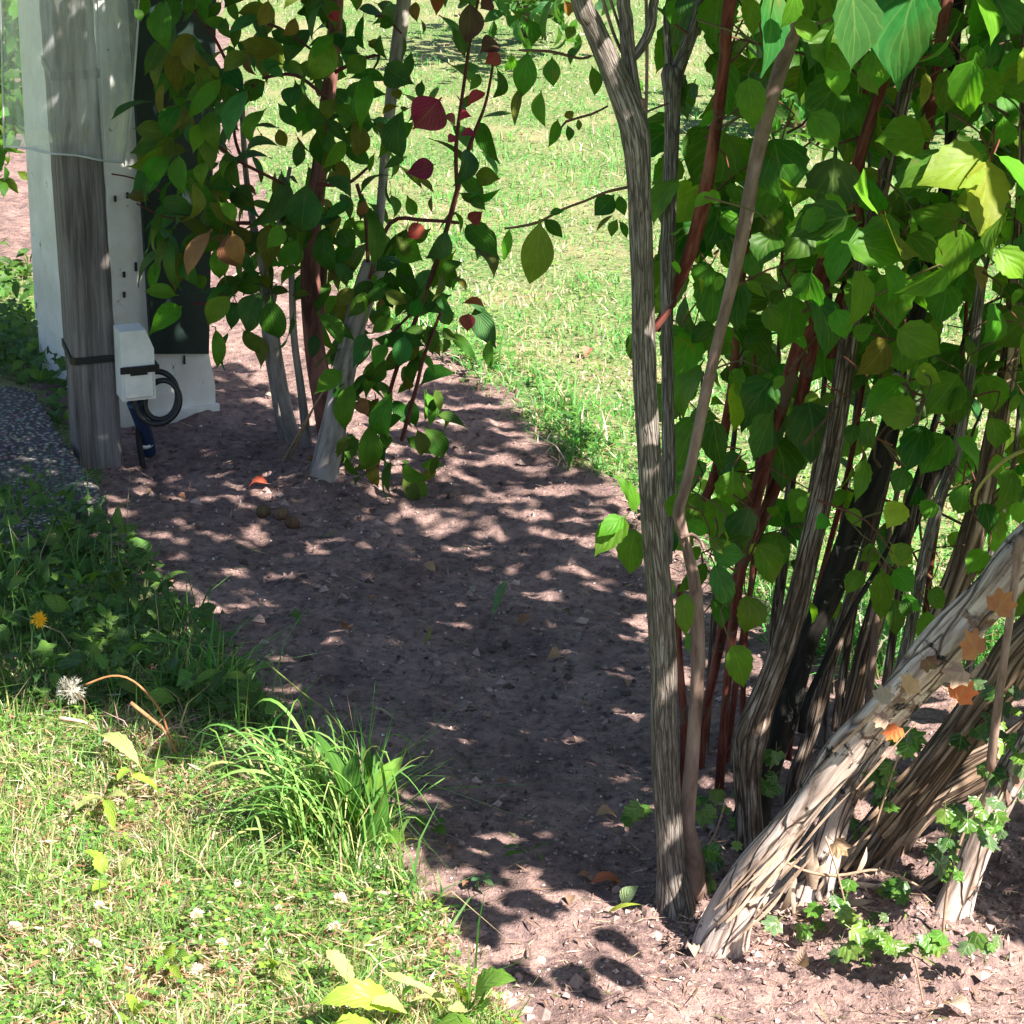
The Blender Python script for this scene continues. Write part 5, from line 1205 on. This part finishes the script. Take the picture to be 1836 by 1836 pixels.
# ------------------------------------------------------------------ fallen leaves, each a thing
def maple(mb, c, r, nrm, up, col):
    n = unit(nrm); a_ = unit(up - n * (np.asarray(up) @ n)); b_ = np.cross(n, a_)
    prof = [(0, 1.0), (12, .78), (24, .68), (34, .88), (44, .92), (56, .66), (70, .62), (84, .78), (100, .56), (140, .42), (180, .2)]
    ring = [(t_, r_) for t_, r_ in prof] + [(360 - t_, r_) for t_, r_ in prof[1:-1][::-1]]
    vs = [c]; uv = [(.5, .5)]
    for f in (.5, 1.0):
        for t_, r_ in ring:
            t2 = math.radians(t_); rr = r * r_ * f
            p_ = c + a_ * math.cos(t2) * rr + b_ * math.sin(t2) * rr + n * r * (.18 * f * f * math.sin(t2 * 2 + 1) + .5 * f * f * (r_ - .6)) + n * .02 * r * rng.normal()
            vs.append(p_); uv.append((.5 + .4 * f * math.sin(t2) * r_, .2 + .5 * f * math.cos(t2) * r_ + .2))
    k_ = len(ring); t = [[0, 1 + i_, 1 + (i_ + 1) % k_] for i_ in range(k_)]
    q = [[1 + i_, 1 + k_ + i_, 1 + k_ + (i_ + 1) % k_, 1 + (i_ + 1) % k_] for i_ in range(k_)]
    mb.add(vs, q, t, uv, col)
    s_ = b_ * r * .02
    mb.add([c - s_ - a_ * r * .05, c + s_ - a_ * r * .05, c + s_ - a_ * r * .8 + n * r * .1, c - s_ - a_ * r * .8 + n * r * .1], [[0, 1, 2, 3]], None, [(.5, 0)] * 4, col)
OR, BR, PK, TN, GY_ = (.36, .15, .075), (.22, .115, .075), (.36, .25, .21), (.42, .28, .19), (.30, .26, .245)
DEADT = [(1790, 1090, 36, 2.90, OR, 'orange lobed dead leaf caught highest on the pale leaning trunk'),
         (1750, 1165, 40, 2.92, OR, 'orange star-shaped dead leaf in the middle of the trunk cluster'),
         (1662, 1185, 24, 2.94, BR, 'small brown dead leaf tucked on top of the pale trunk'),
         (1722, 1205, 36, 2.93, PK, 'greyish pink dead leaf hanging below the star-shaped one'),
         (1720, 1248, 36, 2.93, (.48, .14, .06), 'bright rust-red dead leaf hanging lowest on the trunk right side'),
         (1580, 1252, 26, 2.97, GY_, 'grey triangular dead leaf on the black-cracked part of the trunk'),
         (1630, 1235, 30, 2.96, TN, 'tan curled dead leaf lying on the leaning trunk'),
         (1606, 1308, 26, 3.0, (.50, .13, .05), 'red-orange dead leaf lit by sun under the leaning trunk'),
         (1585, 1290, 22, 2.98, PK, 'small mauve dead leaf beside the black cracks of the trunk'),
         (1500, 1515, 26, 3.1, TN, 'pale tan dead leaf standing between the two big trunks')]
for x, y, r_, Y, c_, lab in DEADT:
    p_ = P(x, y, Y + (.045 if Y < 2.96 else .0)); mb = MB(); maple(mb, p_, r_ * 1.08 * mpp(p_), np.array([rng.normal() * .4, -1, .5 + rng.normal() * .3]), np.array([rng.normal(), 0, rng.normal()]), np.array(c_) * rng.uniform(.85, 1.15))
    tag(mb.build('dead_leaf', M['leaf_dead'], None, p_), lab, 'dead leaf')
FALL = [(1085, 1573, 34, (.40, .13, .07), 'reddish curled fallen leaf on the soil left of the upright stem'), (1150, 1468, 24, BR, 'brown fallen leaf touching the upright stem'), (1085, 1468, 26, TN, 'pale pinkish fallen leaf on the dark soil above the reddish one'),
        (848, 1046, 13, GY_, 'tiny pale grey fallen leaf on the middle of the soil'), (1055, 1090, 14, GY_, 'grey leaf scrap on the dappled soil near the upright stem'), (940, 1103, 20, BR, 'brown curled fallen leaf beside the green grass cutting'), (995, 1165, 24, (.36, .22, .15), 'tan crumpled fallen leaf on the dappled soil'),
        (465, 880, 22, (.55, .12, .07), 'bright red fallen leaf on the soil left of the dogwood'), (675, 1122, 0, GY_, ''), (620, 1140, 24, BR, 'brown curled fallen leaf at the left of the shaded soil'), (672, 1125, 14, GY_, 'thin grey leaf fragment on the shaded soil'),
        (770, 1015, 20, TN, 'straw-coloured fallen leaf on the upper shaded soil'), (1055, 645, 20, (.50, .20, .15), 'pink fallen leaf lying on the sunlit lawn'), (1270, 1490, 24, GY_, 'grey dead leaf behind the foot of the upright stem'), (1440, 1735, 26, PK, 'upright pink dead leaf casting a shadow on the sunny soil'),
        (1720, 1810, 38, (.60, .47, .38), 'long pale curled leaf on the sunny soil at the bottom right'), (300, 1595, 24, (.45, .22, .13), 'rusty dead leaf lying in the lawn'), (430, 1592, 18, (.75, .65, .55), 'bleached white dead leaf lying in the lawn'), (10, 1225, 20, (.45, .18, .08), 'orange dead leaf at the left edge of the lawn'),
        (900, 1400, 15, BR, 'small brown dead leaf in the lower shaded soil'), (925, 1832, 16, (.60, .30, .08), 'amber dead leaf at the bottom edge of the soil'), (1380, 1480, 22, TN, 'tan dead leaf between the trunk feet'), (325, 900, 14, BR, 'small brown dead leaf on the soil in front of the post')]
for x, y, s_, c_, lab in FALL:
    if not s_: continue
    g_ = G(x, y); g_[2] = hgt(g_[0], g_[1]) + .006; L_ = s_ * 1.7 * mpp(g_); a_ = rng.uniform(0, 6.28)
    d_ = np.array([math.cos(a_), math.sin(a_), rng.uniform(-.1, .25)]) * L_ / 2
    if 'upright pink' in lab: d_ = np.array([.1, .05, 1.0]) * L_ / 2; g_[2] += L_ * .4
    mb = MB(); leaf(mb, g_ - d_, g_ + d_, L_ * rng.uniform(.45, .65), np.array([rng.normal() * .3, -.4, 1]), np.array(c_) * rng.uniform(.85, 1.15), prof_ovate, 10, 4, rng.uniform(.3, .9), rng.uniform(.08, .25), .08, .03)
    tag(mb.build('fallen_leaf', M['leaf_dead'], None, g_), lab, 'fallen leaf')
# green cuttings on the soil
for x0, y0, x1, y1, w_, c_, lab in ((880, 1100, 912, 1042, 16, (.10, .2, .09), 'green grass cutting standing out of the middle of the soil'), (797, 995, 862, 992, 6, (.10, .18, .05), 'thin curved green blade lying on the upper soil'), (760, 1145, 777, 1117, 6, (.2, .22, .06), 'yellow-green blade on the soil between sun flecks'), (1085, 1640, 1150, 1622, 8, (.28, .36, .05), 'yellow-green blade lying by the foot of the upright stem'), (1115, 1615, 1145, 1588, 26, (.30, .42, .22), 'pale green oval leaf lying by the foot of the upright stem')):
    b_ = G(x0, y0); b_[2] = hgt(b_[0], b_[1]) + .004; t_ = G(x1, y1, .02); mb = MB(); leaf(mb, b_, t_, w_ * mpp(b_), np.array([.2, -.5, 1]), c_, prof_ell, 10, 2, .3, .15)
    tag(mb.build('cut_blade', M['leaf_weed'], None, b_), lab, 'leaf cutting')
# nut husks
for x, y, r_, c_, lab in ((472, 920, 13, (.13, .09, .05), 'olive brown nut husk, leftmost of three on the soil'), (503, 925, 13, (.16, .10, .065), 'brown nut husk between the two others on the soil'), (524, 938, 13, (.12, .07, .045), 'dark brown nut husk, rightmost of three on the soil')):
    g_ = G(x, y); R = r_ * mpp(g_); g_[2] = hgt(g_[0], g_[1]) + R * .7; mb = MB(); n1_, n2_ = 12, 9; vs = []
    for a_ in range(n2_):
        ph = math.pi * a_ / (n2_ - 1)
        for b_ in range(n1_):
            t_ = 2 * math.pi * b_ / n1_; rr = R * (1 + .06 * math.cos(4 * t_) + .05 * rng.normal()); vs.append(g_ + rr * np.array([math.sin(ph) * math.cos(t_), math.sin(ph) * math.sin(t_), .95 * math.cos(ph)]))
    q = [[a_ * n1_ + b_, a_ * n1_ + (b_ + 1) % n1_, (a_ + 1) * n1_ + (b_ + 1) % n1_, (a_ + 1) * n1_ + b_] for a_ in range(n2_ - 1) for b_ in range(n1_)]
    mb.add(vs, q, None, None, c_); tag(mb.build('nut_husk', M['crumb'], None, g_), lab, 'nut husk')

# ------------------------------------------------------------------ ivy at the foot of the trunks
def ivy_leaf(mb, c, r, nrm, col):
    maple(mb, c, r, nrm, np.array([rng.normal() * .8, -.3, -1 + rng.normal() * .4]), col)
def ivy_plant(label, spots, n_each, base, vines):
    o = empty('ivy', G(*base), label, 'ivy')
    mb = MB()
    for x, y, sx, sy, Y, n_ in spots:
        for _ in range(n_):
            p_ = P(x + rng.normal() * sx, y + rng.normal() * sy, Y + rng.normal() * .02); p_[2] = max(p_[2], .008)
            ivy_leaf(mb, p_, rng.uniform(.009, .022), np.array([rng.normal() * .5, -.8, .7 + rng.normal() * .3]), np.array([(.06, .17, .02), (.05, .13, .02), (.03, .09, .02), (.13, .23, .04), (.07, .13, .06)][rng.integers(5)]) * rng.uniform(.75, 1.2))
    mb.build('foliage', M['leaf_ivy'], o, G(*base))
    for L, Y in vines: twig(o, L, Y, (.30, .2, .14), 1, 'vine')
ivy_plant('trailing ivy with small green leaves between the feet of the two big trunks', [(1530, 1625, 40, 22, 3.05, 12), (1570, 1690, 40, 16, 2.98, 15), (1430, 1640, 14, 20, 3.04, 3), (1600, 1590, 20, 20, 3.1, 7), (1550, 1430, 15, 30, 3.25, 7), (1400, 1540, 30, 20, 3.2, 5)], 0, (1510, 1660),
          [([(1380, 1530, 5), (1440, 1560, 5), (1500, 1570, 6), (1580, 1560, 5), (1650, 1590, 4)], 3.06), ([(1480, 1500, 4), (1500, 1560, 4), (1520, 1640, 4)], 3.05), ([(1640, 1720, 4), (1650, 1770, 4), (1655, 1800, 3)], 2.88)])
ivy_plant('ivy climbing the right-hand trunk with pale green leaves', [(1722, 1490, 18, 40, 3.03, 18), (1785, 1480, 20, 20, 2.95, 6), (1690, 1555, 16, 22, 3.02, 8), (1670, 1685, 50, 12, 2.95, 14), (1810, 1380, 22, 40, 3.1, 18)], 0, (1710, 1690), [([(1690, 1680, 6), (1700, 1590, 6), (1725, 1500, 6), (1760, 1430, 5), (1790, 1340, 5)], 3.03)])
ivy_plant('dark ivy patch clinging under the leaning trunk', [(1625, 1325, 14, 16, 3.05, 8), (1585, 1395, 16, 26, 3.14, 10), (1790, 1320, 30, 40, 3.18, 14), (1380, 1400, 14, 20, 3.35, 8)], 0, (1600, 1500), [([(1570, 1480, 4), (1595, 1400, 4), (1620, 1330, 4)], 3.1)])
ivy_plant('young ivy on the soil behind the foot of the upright stem', [(1290, 1450, 18, 20, 3.35, 8), (1280, 1540, 22, 25, 3.22, 9), (1125, 1460, 12, 14, 3.36, 4)], 0, (1280, 1540), [([(1250, 1540, 4), (1280, 1500, 4), (1300, 1440, 4)], 3.3)])

# ------------------------------------------------------------------ background bushes
def bush(label, spots, tints, base, size=(.05, .09)):
    o = empty('garden_bush', G(*base), label, 'bush'); mb = MB()
    for x, y, sx, sy, Y, n_ in spots:
        for _ in range(n_):
            p_ = P(x + rng.normal() * sx, y + rng.normal() * sy, Y + rng.normal() * .25)
            if p_[2] < .02: continue
            L_ = rng.uniform(*size); d_ = unit(rng.normal(size=3) + np.array([0, 0, -.3]))
            leaf(mb, p_, p_ + d_ * L_, L_ * .5, rng.normal(size=3) + np.array([0, -.3, .6]), tint(tints[rng.integers(len(tints))]), prof_ell, 5, 2, .3, .1)
    mb.build('foliage', M['leaf_mock'], o, G(*base))
    mb = MB(); g_ = G(*base)
    for _ in range(6):
        x, y, sx, sy, Y, n_ = spots[rng.integers(len(spots))]; e_ = P(x + rng.normal() * sx * .6, y - 20, Y); tube(mb, [g_ + np.array([rng.normal() * .05, 0, -.02]), (g_ + e_) / 2 + np.array([0, 0, .05]), e_], [.012, .008, .004], 6, .05, .1, (.12, .08, .06))
    mb.build('stem', M['twig'], o, g_)
bush('dark blue-green bush at the far end of the lawn above the clearing', [(930, -70, 60, 55, 9.6, 260), (985, 0, 40, 30, 9.3, 90)], 'bbd', (940, 70))
bush('dark bush beyond the lawn seen through the right-hand leaves', [(1440, 60, 45, 70, 8.2, 260), (1400, 170, 30, 40, 8.0, 90), (1700, 150, 80, 60, 8.3, 220)], 'bbd', (1440, 240))
bush('dark green bush at the left edge behind the white cabinet', [(-40, 190, 40, 50, 6.6, 420), (0, 40, 40, 70, 6.7, 380), (-90, 300, 40, 40, 6.5, 90)], 'ddg', (-80, 420), (.04, .07))
